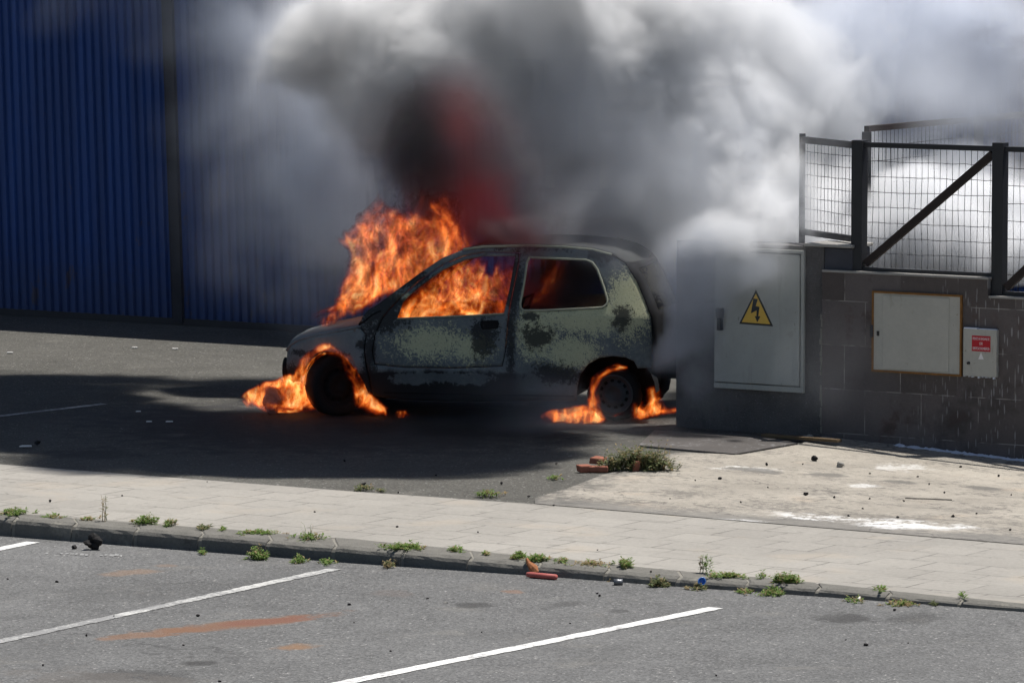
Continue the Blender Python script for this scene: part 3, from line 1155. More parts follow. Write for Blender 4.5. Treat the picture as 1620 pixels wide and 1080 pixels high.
def panel(name, outer, holes, mat, parent, far=False, step=0.028, thick=0.018, extra=0.0, dent=0.0, seed=0):
    loops = [resample(outer, step)] + [resample(h, step) for h in holes]
    pts, edges = [], []
    for lp in loops:
        b = len(pts)
        pts += lp
        edges += [(b + i, b + (i + 1) % len(lp)) for i in range(len(lp))]
    xs, ys = [p[0] for p in outer], [p[1] for p in outer]
    P = np.array(pts)
    y = min(ys)
    row = 0
    while y < max(ys):
        x = min(xs) + (step / 2 if row % 2 else 0)
        while x < max(xs):
            if inside((x, y), outer) and not any(inside((x, y), h) for h in holes):
                if np.min((P[:, 0] - x) ** 2 + (P[:, 1] - y) ** 2) > (step * 0.55) ** 2:
                    pts.append((x, y))
            x += step
        y += step * 0.866
        row += 1
    r = delaunay_2d_cdt([Vector(p) for p in pts], edges, [], 0, 1e-5)
    V, F = r[0], r[2]
    fs = []
    for f in F:
        cx = sum(V[i].x for i in f) / len(f)
        cyy = sum(V[i].y for i in f) / len(f)
        if inside((cx, cyy), outer) and not any(inside((cx, cyy), h) for h in holes): fs.append(list(f))
    vs = []
    for q in V:
        d = inset(q.x, q.y) + extra
        if dent: d += dent * math.sin(q.x * 9 + seed) * math.sin(q.y * 11 + seed * 2)
        vs.append((q.x, CW - d if far else d, q.y))
    fs = [f[::-1] for f in fs] if far else fs
    used = sorted({i for f in fs for i in f})
    mp = {k: i for i, k in enumerate(used)}
    o = mesh_obj(name, [vs[k] for k in used], [[mp[i] for i in f] for f in fs], mat, parent, True)
    bm = bmesh.new()
    bm.from_mesh(o.data)
    nb = Vector((0, 1 if far else -1, 0))
    for f in bm.faces:
        f.normal_update()
        if f.normal.dot(nb) < 0: f.normal_flip()
    bm.to_mesh(o.data)
    bm.free()
    md = o.modifiers.new('skin_thickness', 'SOLIDIFY')
    md.thickness = thick
    md.offset = -1
    return o


PX = 186.0
g = G('scorched_steel')
p = g.obj()
x, y, z = g.sep(p)
nA = g.noise(p, 7, 6, 0.65)
nB = g.noise(p, 34, 5, 0.72)
nC = g.noise(p, 75, 3, 0.6)
nD = g.noise(p, 3.2, 5, 0.6)


def blob(u, v, ru, rv):
    s0, z0 = cs(u, v)
    a, b = (x - s0) / (ru / PX), (z - z0) / (rv / PX)
    return 1.0 - g.m('SQRT', a * a + b * b)


def union(bl):
    r = blob(*bl[0])
    for q in bl[1:]: r = r.max(blob(*q))
    return r


nS = g.noise(p, 95, 4, 0.7)
col = g.mix(nD, (0.055, 0.068, 0.076), (0.20, 0.225, 0.235))
col = g.scale(col, 1 + (nA - 0.5) * 0.7 + (nC - 0.5) * 0.35)
col = g.mix(g.step(nB + (nD - 0.5) * 0.6, 0.56, 0.64) * 0.5, col, (0.20, 0.225, 0.215))
ash = (union([(680, 542, 105, 48), (745, 552, 66, 42)]) - 0.20).max(union([(925, 500, 110, 42), (995, 482, 48, 75), (850, 525, 50, 66), (905, 560, 60, 40), (660, 470, 60, 8)]) - 0.02)
wv = g.noise(g.xyz(x * 10 + z * 9, y * 3, z * 5 - x * 3), 2.2, 5, 0.7)
am = g.step(nB * 0.22 + nS * 0.52 + wv * 0.26 + ash.max(-0.6).min(0.62) * 0.24, 0.55, 0.60)
ashc = g.mix(nC, (0.40, 0.41, 0.24), (0.62, 0.62, 0.42))
col = g.mix(am * 0.92, col, ashc)
hood = g.step(union([(495, 535, 90, 42), (555, 545, 40, 50)]) + (nA - 0.5) * 1.2, 0.0, 0.5)
col = g.mix(hood * 0.5, col, g.mix(nB, (0.15, 0.18, 0.20), (0.28, 0.305, 0.305)))
blk = union([(606, 498, 52, 36), (584, 560, 15, 80), (808, 540, 11, 95), (850, 533, 32, 27), (984, 503, 21, 22), (612, 480, 40, 30),
             (470, 592, 30, 22), (505, 560, 60, 8), (570, 545, 12, 12), (765, 535, 30, 42), (880, 590, 60, 22), (840, 500, 20, 8), (814, 450, 18, 100), (830, 384, 170, 14), (640, 440, 60, 22), (950, 400, 30, 20)])
bm_ = g.step(blk + (nB - 0.5) * 2.0 + (nA - 0.5) * 1.8 + (nS - 0.5) * 1.6 - 0.1, 0.04, 0.34)
col = g.mix(bm_ * 0.9, col, (0.016, 0.017, 0.019))
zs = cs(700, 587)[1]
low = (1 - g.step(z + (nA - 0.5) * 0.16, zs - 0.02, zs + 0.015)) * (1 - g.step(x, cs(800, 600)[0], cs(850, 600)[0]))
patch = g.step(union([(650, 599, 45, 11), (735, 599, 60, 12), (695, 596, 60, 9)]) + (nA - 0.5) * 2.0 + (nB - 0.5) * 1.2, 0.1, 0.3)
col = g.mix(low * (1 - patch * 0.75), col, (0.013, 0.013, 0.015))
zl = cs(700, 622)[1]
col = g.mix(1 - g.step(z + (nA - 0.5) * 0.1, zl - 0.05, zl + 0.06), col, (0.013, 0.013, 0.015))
g.bump(am * 0.5 + nB * 0.5, 0.35, 0.006)
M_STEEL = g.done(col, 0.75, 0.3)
M_TRIM = simple('ashen_trim', (0.30, 0.31, 0.24), 0.9, 0.4, 15)
M_CHAR = simple('char', (0.012, 0.012, 0.013), 0.9, 0.5, 9, 0, 0.15)
M_TYRE = simple('burnt_rubber', (0.010, 0.010, 0.011), 0.85, 0.5, 14, 0, 0.2)
M_RIM = simple('burnt_rim', (0.045, 0.05, 0.055), 0.7, 0.5, 12, 0.3)

pp = lambda L: [cs(u, v) for u, v in L]
DOOR = [(604, 503), (592, 530), (588, 556), (592, 577), (640, 582), (720, 583), (795, 580), (800, 556), (803, 520), (806, 490), (813, 455), (822, 412), (823, 399),
        (764, 398), (733, 404), (700, 418), (660, 445), (630, 473), (614, 490)]
WIN = [(628, 503), (637, 478), (648, 466), (665, 452), (700, 427), (735, 411), (764, 405), (815, 405), (806, 457), (797, 495), (749, 498), (700, 500)]
QWIN = [(838, 407), (860, 408), (927, 411), (937, 415), (945, 426), (955, 453), (961, 474), (960, 481), (954, 486), (943, 487), (860, 491), (829, 491), (824, 488), (823, 481), (829, 450), (834, 415)]
ARCH_R = [(1008, 583), (1003, 572), (990, 565.5), (970, 563), (948, 566), (930, 576), (918, 593), (913, 612), (912, 634)]
BODY = [(572, 519), (572, 503), (582, 491), (600, 480), (625, 461), (660, 435), (700, 408), (733, 395), (764, 390.5), (830, 388.5), (890, 390.5), (938, 395), (968, 403), (990, 418),
        (1006, 445), (1018, 476), (1027.6, 505), (1029, 536), (1028, 583)] + ARCH_R + [(860, 634), (800, 635), (700, 635), (620, 631), (590, 626), (585, 600), (580, 577), (577, 552), (580, 530)]
FEND = [(449, 558), (456, 548), (470, 540), (500, 532), (540, 524), (570, 519), (578, 530), (575, 552), (578, 577), (583, 600), (588, 625), (583, 623), (576, 606), (567, 590), (553, 572),
        (537, 561), (520, 556), (505, 559), (490, 570), (479, 586), (472, 604), (458, 605), (450, 600), (448, 578)]
for far in (False, True):
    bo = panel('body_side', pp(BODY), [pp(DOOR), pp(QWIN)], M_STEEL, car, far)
    dr = panel('door', offset_poly(pp(DOOR), 0.008), [pp(WIN)], M_STEEL, car, far, extra=0.004)
    panel('front_fender', pp(FEND), [], M_STEEL, car, far, extra=0.002, dent=0.004)
    side = (lambda d: CW - d) if far else (lambda d: d)
    mb = MB()
    lp = resample(pp(QWIN), 0.03)
    lp = [Vector((s, side(inset(s, z_) - 0.004), z_)) for s, z_ in lp]
    mb.tube(lp + [lp[0]], 0.011, 6)
    mb.build('window_frame', M_TRIM, bo, True)
    mb = MB()
    lp = [cs(u, v) for u, v in ((628, 504), (700, 501), (749, 499), (797, 496))]
    mb.tube([Vector((s, side(inset(s, z_) - 0.002), z_)) for s, z_ in lp], 0.008, 6)
    mb.build('window_sill', M_TRIM, dr, True)
    mb = MB()
    lp = resample([cs(u, v) for u, v in ((733, 396), (764, 391.5), (830, 389.5), (890, 391.5), (938, 396), (968, 404))][:6], 0.05)
    lp = [cs(u, v) for u, v in ((733, 396), (764, 391.5), (830, 389.5), (890, 391.5), (938, 396), (968, 404))]
    mb.tube([Vector((s, side(inset(s, z_) + 0.002), z_ + 0.006)) for s, z_ in lp], 0.012, 6)
    mb.build('roof_gutter', M_TRIM, bo, True)
    hs = resample([cs(u, v) for u, v in ((762, 508), (786, 507), (788, 512), (786, 519), (764, 520), (761, 514))], 0.02)
    mb = MB()
    m = len(hs)
    cxh = (sum(a for a, _ in hs) / m, sum(b for _, b in hs) / m)
    ring = [[Vector((cxh[0] + (a - cxh[0]) * k, side(inset(a, b) - dd), cxh[1] + (b - cxh[1]) * k)) for a, b in hs] for k, dd in ((1.12, 0.001), (1.0, 0.006), (0.85, 0.004), (0.3, 0.002))]
    vs = [q for rr in ring for q in rr]
    fs = [(i * m + k, i * m + (k + 1) % m, (i + 1) * m + (k + 1) % m, (i + 1) * m + k) for i in range(3) for k in range(m)] + [tuple(3 * m + k for k in range(m))]
    mb.add(vs, fs)
    mb.build('handle', M_CHAR, dr, True)


def ruled(name, edge, mat, crown, bow, n=14, hole=None, thick=0.016, parent=None, widen=0.0):
    """sheet across the car between the near edge line and its mirror image; edge: (s, z)"""
    vs, fs = [], []
    m = len(edge)
    for s, z_ in edge:
        d0 = inset(s, z_) - widen
        for k in range(n + 1):
            t = k / n
            c = 1 - (2 * t - 1) ** 2
            vs.append((s + bow(s, z_) * c, d0 + (CW - 2 * d0) * t, z_ + crown(s, z_) * c))
    for i in range(m - 1):
        for k in range(n):
            if hole and hole(i, k / n): continue
            q = i * (n + 1) + k
            fs.append((q, q + 1, q + n + 2, q + n + 1))
    o = mesh_obj(name, vs, fs, mat, parent or car, True)
    md = o.modifiers.new('skin_thickness', 'SOLIDIFY')
    md.thickness = thick
    md.offset = -1 if True else 0
    return o


def poly_interp(L, k):
    q = pp(L)
    out = []
    for a, b in zip(q, q[1:]):
        out += [(a[0] + (b[0] - a[0]) * i / k, a[1] + (b[1] - a[1]) * i / k) for i in range(k)]
    return out + [q[-1]]


roof_e = poly_interp([(733, 395), (764, 390.5), (830, 388.5), (890, 390.5), (938, 395), (968, 403), (990, 418)], 4)
M_ROOF = simple('scorched_roof', (0.035, 0.038, 0.038), 0.85, 0.6, 12)
ruled('roof', roof_e, M_ROOF, lambda s, z_: -0.03, lambda s, z_: -0.05 if s < 1.3 else 0.04)
hood_e = poly_interp([(449, 558), (456, 548), (470, 540), (500, 532), (540, 524), (572, 518)], 4)
ruled('hood', hood_e, M_STEEL, lambda s, z_: 0.03, lambda s, z_: -0.06)
tail_e = poly_interp([(990, 418), (1006, 445), (1018, 476), (1027.6, 505), (1029, 536), (1028, 583)], 3)
ruled('tailgate', tail_e, M_CHAR, lambda s, z_: 0.0, lambda s, z_: 0.07, hole=lambda i, t: 1 <= i < 8 and 0.1 < t < 0.86)
sF, zF = cs(449, 558)
front_e = [(sF, zF - 0.002), (sF - 0.012, zF - 0.1), (sF - 0.012, zF - 0.24), (sF + 0.02, 0.36), (sF + 0.05, 0.27)]
ruled('front_panel', front_e, M_STEEL, lambda s, z_: 0.0, lambda s, z_: -0.06, hole=lambda i, t: i == 1 and 0.28 < t < 0.68)
for d_ in (0.27, CW - 0.27):
    mb = MB()
    mb.lathe([(0.0001, 0.05), (0.06, 0.03), (0.085, -0.02), (0.095, -0.055), (0.10, -0.05), (0.09, 0.0), (0.0001, 0.06)], Vector((sF + 0.0, d_, zF - 0.16)), Vector((1, 0, 0)), Vector((0, 1, 0)), ZUP, 20)
    mb.build('headlight', M_CHAR, car, True)
# scuttle, bulkhead, floor, inner body
s0, z0 = cs(572, 515)
sc_e = [(s0 - 0.02, z0 - 0.0), (s0 + 0.03, z0 + 0.03), (s0 + 0.10, z0 + 0.09), (s0 + 0.17, z0 + 0.12)]
ruled('scuttle', sc_e, M_CHAR, lambda s, z_: 0.03, lambda s, z_: -0.05)
mb = MB()
lbox(mb, s0 + 0.12, s0 + 0.2, 0.07, CW - 0.07, 0.24, z0 + 0.08)
mb.build('bulkhead', M_CHAR, car)
mb = MB()
lbox(mb, 0.36, 2.02, 0.06, CW - 0.06, 0.2, 0.25)
lbox(mb, S_F + 0.12, S_R - 0.12, 0.27, CW - 0.27, 0.2505, 0.5)
mb.build('floor_pan', M_CHAR, car, bevel=0.01)
for d_ in (0.24, CW - 0.24):
    for sx in (0.0, 2.376):
        mb = MB()
        prof = [(0.335 * math.cos(a), 0.335 * math.sin(a)) for a in [math.pi * k / 12 for k in range(13)]]
        w_ = 0.2 if d_ < 0.5 else -0.2
        vs = [(sx + a, d_ - w_ * 0.85, 0.25 + b) for a, b in prof] + [(sx + a, d_ + w_ * 0.15, 0.25 + b) for a, b in prof]
        fs = [(k, k + 1, 14 + k, 13 + k) for k in range(12)] + [tuple(13 + k for k in range(13))]
        mb.add(vs, fs)
        mb.build('wheel_arch', M_CHAR, car, True)
for d_ in (0.45, CW - 0.45):                             # bare seat springs
    mb = MB()
    for q in (-0.2, 0.2):
        mb.tube([(0.95, d_ + q, 0.27), (0.98, d_ + q, 0.48), (1.35, d_ + q, 0.46), (1.55, d_ + q, 1.02)], 0.014, 6)
    for k in range(6):
        f = k / 5
        mb.tube([(1.37 + 0.18 * f, d_ - 0.2, 0.5 + 0.52 * f), (1.37 + 0.18 * f, d_ + 0.2, 0.5 + 0.52 * f)], 0.01, 6)
        mb.tube([(0.98 + 0.37 * f, d_ - 0.2, 0.475), (0.98 + 0.37 * f, d_ + 0.2, 0.475)], 0.008, 6)
    mb.build('seat_frame', M_CHAR, car)


def wheel(name, s, d, zc, Rt, w, steer, flat, burnt):
    """axis along the local y; built round the hub"""
    t = empty(name, (s, d, zc))
    t.parent = car
    t.rotation_euler = (0, 0, steer)
    ax, ex, ez = Vector((0, 1, 0)), Vector((1, 0, 0)), ZUP
    o0 = Vector((0, 0, 0))
    Rr = Rt * 0.66
    h = w / 2
    mb = MB()
    if burnt: prof = [(Rr, -h * 0.8), (Rr + 0.012, -h * 0.9), (Rt * 0.85, -h * 0.85), (Rt * 0.97, -h * 0.55), (Rt, 0), (Rt * 0.97, h * 0.6), (Rt * 0.8, h), (Rr, h * 0.8)]
    else: prof = [(Rr, -h * 0.85), (Rr + 0.01, -h), (Rt * 0.86, -h * 1.05), (Rt * 0.96, -h * 0.92), (Rt, -h * 0.6), (Rt, h * 0.6), (Rt * 0.96, h * 0.92), (Rt * 0.86, h * 1.05), (Rr, h * 0.85)]
    mb.lathe(prof, o0, ax, ex, ez, 48)
    rg = random.Random(int(s * 100) + 7)
    for v in mb.v:
        r = math.hypot(v.x, v.z)
        if r > Rr * 1.1:
            k = 1 + (rg.uniform(-0.02, 0.015) if not burnt else rg.uniform(-0.06, 0.02))
            v.x *= k
            v.z *= k
        if v.z < -flat: v.z = -flat - (v.z + flat) * 0.05
    mb.build('tyre', M_TYRE, t, True)
    mb = MB()
    n = 48
    prof = [(Rr, h * 0.8), (Rr * 0.97, -h * 0.7), (Rr + 0.014, -h * 0.86), (Rr + 0.01, -h * 0.98), (Rr * 0.95, -h * 0.9), (Rr * 0.86, -h * 0.45), (Rr * 0.80, -h * 0.42),
            (Rr * 0.66, -h * 0.48), (Rr * 0.58, -h * 0.62), (Rr * 0.40, -h * 0.70), (Rr * 0.34, -h * 0.5), (0.0005, -h * 0.48)]
    m = len(prof)
    vs = []
    for k in range(n):
        a = 2 * math.pi * k / n
        vs += [ex * (math.cos(a) * r) + ez * (math.sin(a) * r) + ax * q for r, q in prof]
    fs = []
    for k in range(n):
        for i in range(m - 1):
            if i == 6 and k % 4 < 2: continue
            k2 = (k + 1) % n
            fs.append((k * m + i, k2 * m + i, k2 * m + i + 1, k * m + i + 1))
    mb.add(vs, fs)
    mb.build('rim', M_RIM if burnt else M_CHAR, t, True)
    mb = MB()
    mb.lathe([(Rr * 0.92, h * 0.2), (Rr * 0.9, -h * 0.2), (0.001, -h * 0.2)], o0, ax, ex, ez, 32)
    mb.build('brake_drum', M_CHAR, t, True)
    return t


wheel('wheel', cs(531, 660)[0], 0.15, 0.258, 0.268, 0.165, R(42), 0.252, False)
wheel('wheel', cs(973, 668)[0], 0.115, 0.232, 0.236, 0.15, 0.0, 0.228, True)
wheel('wheel', 0.0, CW - 0.13, 0.262, 0.268, 0.165, R(180 + 42), 0.255, False)
wheel('wheel', 2.376, CW - 0.115, 0.232, 0.236, 0.15, R(180), 0.228, True)

# ------------------------------------------------------------------ weeds, stones and litter
def leaf_mat(name, c, var=0.35):
    g = G(name)
    p = g.obj()
    n = g.noise(p, 14, 3)
    col = g.scale(c, 1 + (n - 0.5) * 2 * var)
    g.done(col, 0.7, 0.2)
    tr = g.new('ShaderNodeBsdfTranslucent')
    g.put(tr.inputs['Color'], g.scale(c, 1.3))
    mx = g.new('ShaderNodeMixShader')
    mx.inputs[0].default_value = 0.3
    g.nt.links.new(g.bsdf.outputs[0], mx.inputs[1])
    g.nt.links.new(tr.outputs[0], mx.inputs[2])
    g.nt.links.new(mx.outputs[0], g.out.inputs['Surface'])
    return g.mat


M_LEAF = leaf_mat('fresh_leaf', (0.13, 0.20, 0.05))
M_LEAF2 = leaf_mat('dull_leaf', (0.115, 0.135, 0.06))
M_DRY = leaf_mat('dry_stalk', (0.27, 0.21, 0.11))


def weed_mesh(rg, w, h, nst, leafy, dry, droop=0.5, lf=0.035, straight=False):
    """stems with small leaves; returns verts, faces with material index 0 leaf, 1 dry"""
    vs, fs, mi = [], [], []

    def quadstrip(pts, wid, m, side):
        b = len(vs)
        for i, p in enumerate(pts):
            k = wid * (1 - 0.85 * i / (len(pts) - 1))
            vs.append(p - side * k)
            vs.append(p + side * k)
        for i in range(len(pts) - 1):
            fs.append((b + 2 * i, b + 2 * i + 1, b + 2 * i + 3, b + 2 * i + 2))
            mi.append(m)

    for i in range(nst):
        bx = rg.gauss(0, 0.22) * w if not straight else rg.gauss(0, 0.02)
        bs = Vector((bx, rg.gauss(0, 0.05), -0.005))
        hh = h * (rg.uniform(0.8, 1.0) if straight else rg.uniform(0.4, 1.0) * (1 - min(0.6, abs(bx) / max(w, 0.01))))
        a = rg.uniform(0, 6.28)
        ln = 0.0 if straight else rg.uniform(0.1, 1.0) * droop * max(hh, w * 0.35)
        dr = Vector((math.cos(a) * ln, math.sin(a) * ln * 0.7, 0))
        pts = [bs + dr * (t * t) + ZUP * (hh * (t - 0.35 * droop * t * t)) + Vector((rg.uniform(-1, 1), rg.uniform(-1, 1), 0)) * 0.006 for t in (0, 0.25, 0.5, 0.75, 1.0)]
        m = 1 if rg.random() < dry else 0
        sd = Vector((math.sin(a), -math.cos(a), 0))
        quadstrip(pts, 0.0032 if leafy else 0.005, m, sd)
        if leafy:
            for k in range(leafy):
                t = rg.uniform(0.12, 1.0)
                f = t * 4
                j = min(3, int(f))
                q = pts[j].lerp(pts[j + 1], f - j)
                a2 = rg.uniform(0, 6.28)
                L = lf * rg.uniform(0.5, 1.25) * (1.15 - 0.5 * t)
                d = Vector((math.cos(a2), math.sin(a2), rg.uniform(-0.2, 0.8))).normalized()
                s2 = d.cross(ZUP).normalized() * (L * 0.22)
                up = s2.cross(d).normalized() * (L * 0.1)
                b = len(vs)
                vs.extend([q, q + d * L * 0.5 - s2 + up, q + d * L, q + d * L * 0.5 + s2 + up])
                fs.append((b, b + 1, b + 2, b + 3))
                mi.append(m if rg.random() < 0.85 else 1 - m)
    return vs, fs, mi


def weed(u, v, wpx, hpx, label, where='walk', nst=None, leafy=6, dry=0.12, mat=None, droop=0.5, lf=0.035, straight=False, name='weed', seed=None):
    loc = at_lot(u, v) if where == 'lot' else at(u, v, 0.004)
    sc = loc.y / FPX
    w, h = wpx * sc, hpx * sc
    rg = random.Random(seed if seed is not None else int(u * 7 + v))
    nst = nst or max(6, int(wpx * 0.7))
    vs, fs, mi = weed_mesh(rg, w, h, nst, leafy, dry, droop, lf, straight)
    o = mesh_obj(name, vs, fs, mat or M_LEAF, None, False, loc)
    o.data.materials.append(M_DRY)
    o.data.polygons.foreach_set('material_index', mi)
    tag(o, label, 'weed', 'weeds along the kerb')
    return o


weed(22, 813, 48, 14, 'fresh green weed on the kerb top at the left edge of the picture', leafy=10, nst=40)
weed(85, 818, 28, 9, 'small weed sprig on the kerb top right of the leftmost weed', dry=0.3)
weed(140, 821, 26, 6, 'low thin weed on the kerb top just left of the tall bare stalk', dry=0.4)
weed(167, 823, 16, 54, 'tall bare brown stalk rising from the sidewalk edge at left', nst=4, leafy=12, dry=0.75, lf=0.03, straight=True, mat=M_LEAF2)
weed(230, 828, 44, 22, 'leafy weed clump on the kerb top above the black charred lump', leafy=12, nst=36)
weed(270, 831, 26, 15, 'compact weed tuft on the kerb top right of the leafy clump', leafy=9)
weed(321, 835, 22, 9, 'dark little weed sitting over a kerb joint', mat=M_LEAF2, leafy=8)
weed(352, 838, 14, 9, 'tiny thin weed right of the dark little weed')
weed(408, 843, 66, 7, 'long low mat of weeds along the kerb back edge', nst=60, leafy=6, droop=0.8)
weed(494, 851, 58, 14, 'wide grassy weed with thin seed stalks above the kerb', nst=60, leafy=3)
weed(488, 851, 46, 36, 'sparse tall seed stalks growing out of the grassy weed', nst=7, leafy=5, dry=0.8, lf=0.02, droop=0.25)
weed(410, 884, 34, 30, 'bright leafy weed growing at the foot of the kerb', 'lot', leafy=12, nst=40)
weed(474, 889, 26, 19, 'spiky weed rosette at the kerb foot right of the bright leafy weed', 'lot', leafy=4, nst=36)
weed(518, 891, 34, 11, 'flat weed spread at the kerb foot near the painted line end', 'lot', leafy=5)
weed(320, 876, 12, 12, 'tiny weed in a kerb joint beside the road', 'lot', leafy=8, nst=8)
weed(640, 867, 78, 13, 'long green weed mat on the kerb top in the middle', nst=80, leafy=8, droop=0.7)
weed(720, 871, 30, 12, 'short weed tuft on the kerb top right of the long green mat', leafy=6)
weed(767, 875, 16, 5, 'very small weed tuft between two kerb top tufts')
weed(616, 897, 22, 20, 'grey withered weed at the kerb foot with a white scrap', 'lot', dry=0.7, mat=M_LEAF2, leafy=8)
weed(820, 881, 24, 14, 'rounded bright weed on the kerb above the rusty scrap', leafy=12, nst=26)
weed(850, 885, 40, 14, 'broad bright weed beside the rounded one on the kerb', leafy=10, nst=40)
weed(888, 888, 26, 12, 'thin upright weed at the right end of the bright weeds', leafy=6, dry=0.3)
weed(936, 892, 54, 9, 'dry straw coloured weeds along the kerb top', dry=0.85, nst=50, leafy=3)
weed(989, 896, 30, 19, 'dark green weed with one upright sprig on the kerb', leafy=12, nst=26)
weed(1043, 926, 36, 22, 'bushy dull green weed at the kerb foot left of the blue cap', 'lot', leafy=12, nst=44, mat=M_LEAF2)
weed(974, 917, 22, 14, 'dry brown grass tuft hanging down the kerb face', 'lot', dry=0.95, leafy=3)
weed(1112, 906, 15, 40, 'tall upright green weed stalk on the kerb above the blue cap', nst=5, leafy=34, lf=0.03, straight=True)
weed(1150, 911, 62, 9, 'low weeds running right from the tall green stalk', nst=60, leafy=6)
weed(1110, 930, 34, 15, 'dark weed under the blue cap at the kerb foot', 'lot', leafy=10, nst=30, mat=M_LEAF2)
weed(1206, 914, 18, 16, 'thin weed left of the big weed pair near the right kerb', leafy=5)
weed(1243, 920, 48, 24, 'large bushy weed on the kerb top near the right', leafy=12, nst=50)
weed(1222, 940, 42, 22, 'large grassy weed at the kerb foot below the bushy one', 'lot', leafy=4, nst=70)
weed(1182, 937, 32, 10, 'yellowing weed at the kerb foot left of the grassy one', 'lot', dry=0.5)
weed(1352, 951, 32, 12, 'pale green weed beside a white stick at the kerb foot', 'lot', leafy=5, dry=0.3)
weed(1425, 956, 50, 9, 'low brownish weed patch at the kerb foot on the right', 'lot', dry=0.5, nst=44)
weed(1395, 933, 22, 8, 'little weed on the kerb top right of the bushy weed', leafy=6)
weed(1523, 945, 14, 16, 'small upright weed on the sidewalk far right', nst=6, leafy=6)
weed(1478, 956, 12, 10, 'tiny dark weed at the kerb foot far right', 'lot', mat=M_LEAF2, nst=8)
weed(572, 774, 32, 13, 'dark weed at the back edge of the sidewalk left of centre', mat=M_LEAF2, leafy=8)
weed(603, 777, 14, 8, 'small round weed beside the dark weed at the sidewalk back edge', mat=M_LEAF2)
weed(772, 784, 50, 15, 'yellow green weeds at the sidewalk back edge in the middle', leafy=6, dry=0.35, nst=36)
weed(880, 757, 24, 10, 'sparse weed in the gravel left of the red bricks', leafy=5, dry=0.3)

# big shrubby weed on the apron corner
loc = at(1003, 744, 0.0)
rg = random.Random(77)
vs, fs, mi = weed_mesh(rg, 0.62, 0.30, 190, 16, 0.2, 0.75, 0.042)
v2, f2, m2 = weed_mesh(rg, 0.5, 0.36, 14, 14, 0.35, 0.35, 0.035)
b = len(vs)
vs += [q + Vector((0.12, 0.08, 0)) for q in v2]
fs += [tuple(i + b for i in f) for f in f2]
mi += m2
o = mesh_obj('shrub', vs, fs, M_LEAF2, None, False, loc)
o.data.materials.append(M_DRY)
o.data.polygons.foreach_set('material_index', mi)
tag(o, 'large straggling green bush on the corner of the concrete apron by the bricks', 'bush')


def lump(name, p, rx, ry, rz, mat, seed, label, cat, group=None, rough=0.25, sub=2, rz_rot=0.0):
    bm = bmesh.new()
    bmesh.ops.create_icosphere(bm, subdivisions=sub, radius=1.0)
    rg = random.Random(seed)
    ph = [rg.uniform(0, 6) for _ in range(6)]
    for v in bm.verts:
        c = v.co
        k = 1 + rough * (math.sin(c.x * 2.7 + ph[0]) * math.sin(c.y * 3.1 + ph[1]) + 0.6 * math.sin(c.z * 4.3 + ph[2] + c.x * 3)) + rg.uniform(-1, 1) * rough * 0.35
        v.co = Vector((c.x * rx * k, c.y * ry * k, c.z * rz * k))
    zmin = min(v.co.z for v in bm.verts)
    for v in bm.verts: v.co.z -= zmin * 0.82
    me = bpy.data.meshes.new(name)
    bm.to_mesh(me)
    bm.free()
    me.materials.append(mat)
    o = bpy.data.objects.new(name, me)
    COL.objects.link(o)
    o.location = p
    o.rotation_euler = (0, 0, rz_rot)
    tag(o, label, cat, group)
    return o


M_COAL = simple('charcoal', (0.014, 0.013, 0.013), 0.8, 0.6, 30, 0, 0.25)
M_GREY = simple('grey_stone', (0.24, 0.23, 0.21), 0.9, 0.4, 25)
M_BRICK = simple('red_brick', (0.25, 0.095, 0.062), 0.9, 0.35, 22)
M_PINK = simple('scorched_stone', (0.22, 0.15, 0.14), 0.9, 0.5, 24)
apz = lambda u, v: (lambda q: q + ZUP * (gz(q) + 0.005))(at(u, v))
lump('ember', apz(1289, 725), 0.024, 0.02, 0.024, M_COAL, 1, 'largest round black cinder on the concrete apron', 'cinder', rough=0.3)
lump('stone', apz(1330, 733), 0.032, 0.026, 0.022, M_GREY, 2, 'grey stone right of the round black cinder on the apron', 'stone', rough=0.3)
lump('stone', at(1279, 697), 0.04, 0.035, 0.03, M_GREY, 3, 'rounded grey stone under the wooden plank by the wall', 'stone')
for i, (u, v, r) in enumerate(((1213, 734, .014), (1139, 757, .017), (1275, 782, .02), (1320, 786, .011), (1172, 796, .008), (1376, 742, .009), (1452, 744, .009), (1470, 757, .009),
                               (1494, 772, .010), (1376, 787, .009), (1508, 818, .014), (1420, 820, .012), (1342, 818, .010), (1580, 738, .012), (1600, 771, .008), (1270, 731, .008),
                               (1520, 726, .012), (1598, 840, .010), (1545, 812, .009), (1100, 760, .007), (1060, 790, .006), (1215, 770, .007), (1430, 790, .009), (1365, 805, .008))):
    lump('cinder', apz(u, v), r, r * 0.8, r * 0.8, M_COAL, 20 + i, 'small black cinder lying on the pale concrete apron', 'cinder', 'cinders on the apron', 0.35, 1)
for i, (u, v, r) in enumerate(((1370, 1021, .016), (313, 975, .014), (945, 939, .010), (949, 943, .011), (705, 954, .012), (137, 1006, .010), (290, 1021, .008), (180, 975, .008),
                               (68, 1053, .009), (348, 1078, .010), (676, 947, .010), (902, 986, .007), (553, 957, .012), (1415, 966, .012), (618, 1030, .008), (90, 921, .012), (12, 916, .008),
                               (1338, 1012, .006), (1437, 1017, .006), (1133, 1069, .008), (762, 1000, .006), (560, 985, .006))):
    lump('cinder', at_lot(u, v), r, r * 0.8, r * 0.7, M_COAL if i != 4 else M_GREY, 60 + i, 'small black cinder lying on the parking lot asphalt' if i != 4 else 'small grey pebble on the asphalt between the two long painted lines',
         'cinder' if i != 4 else 'pebble', 'cinders on the asphalt' if i != 4 else None, 0.35, 1)
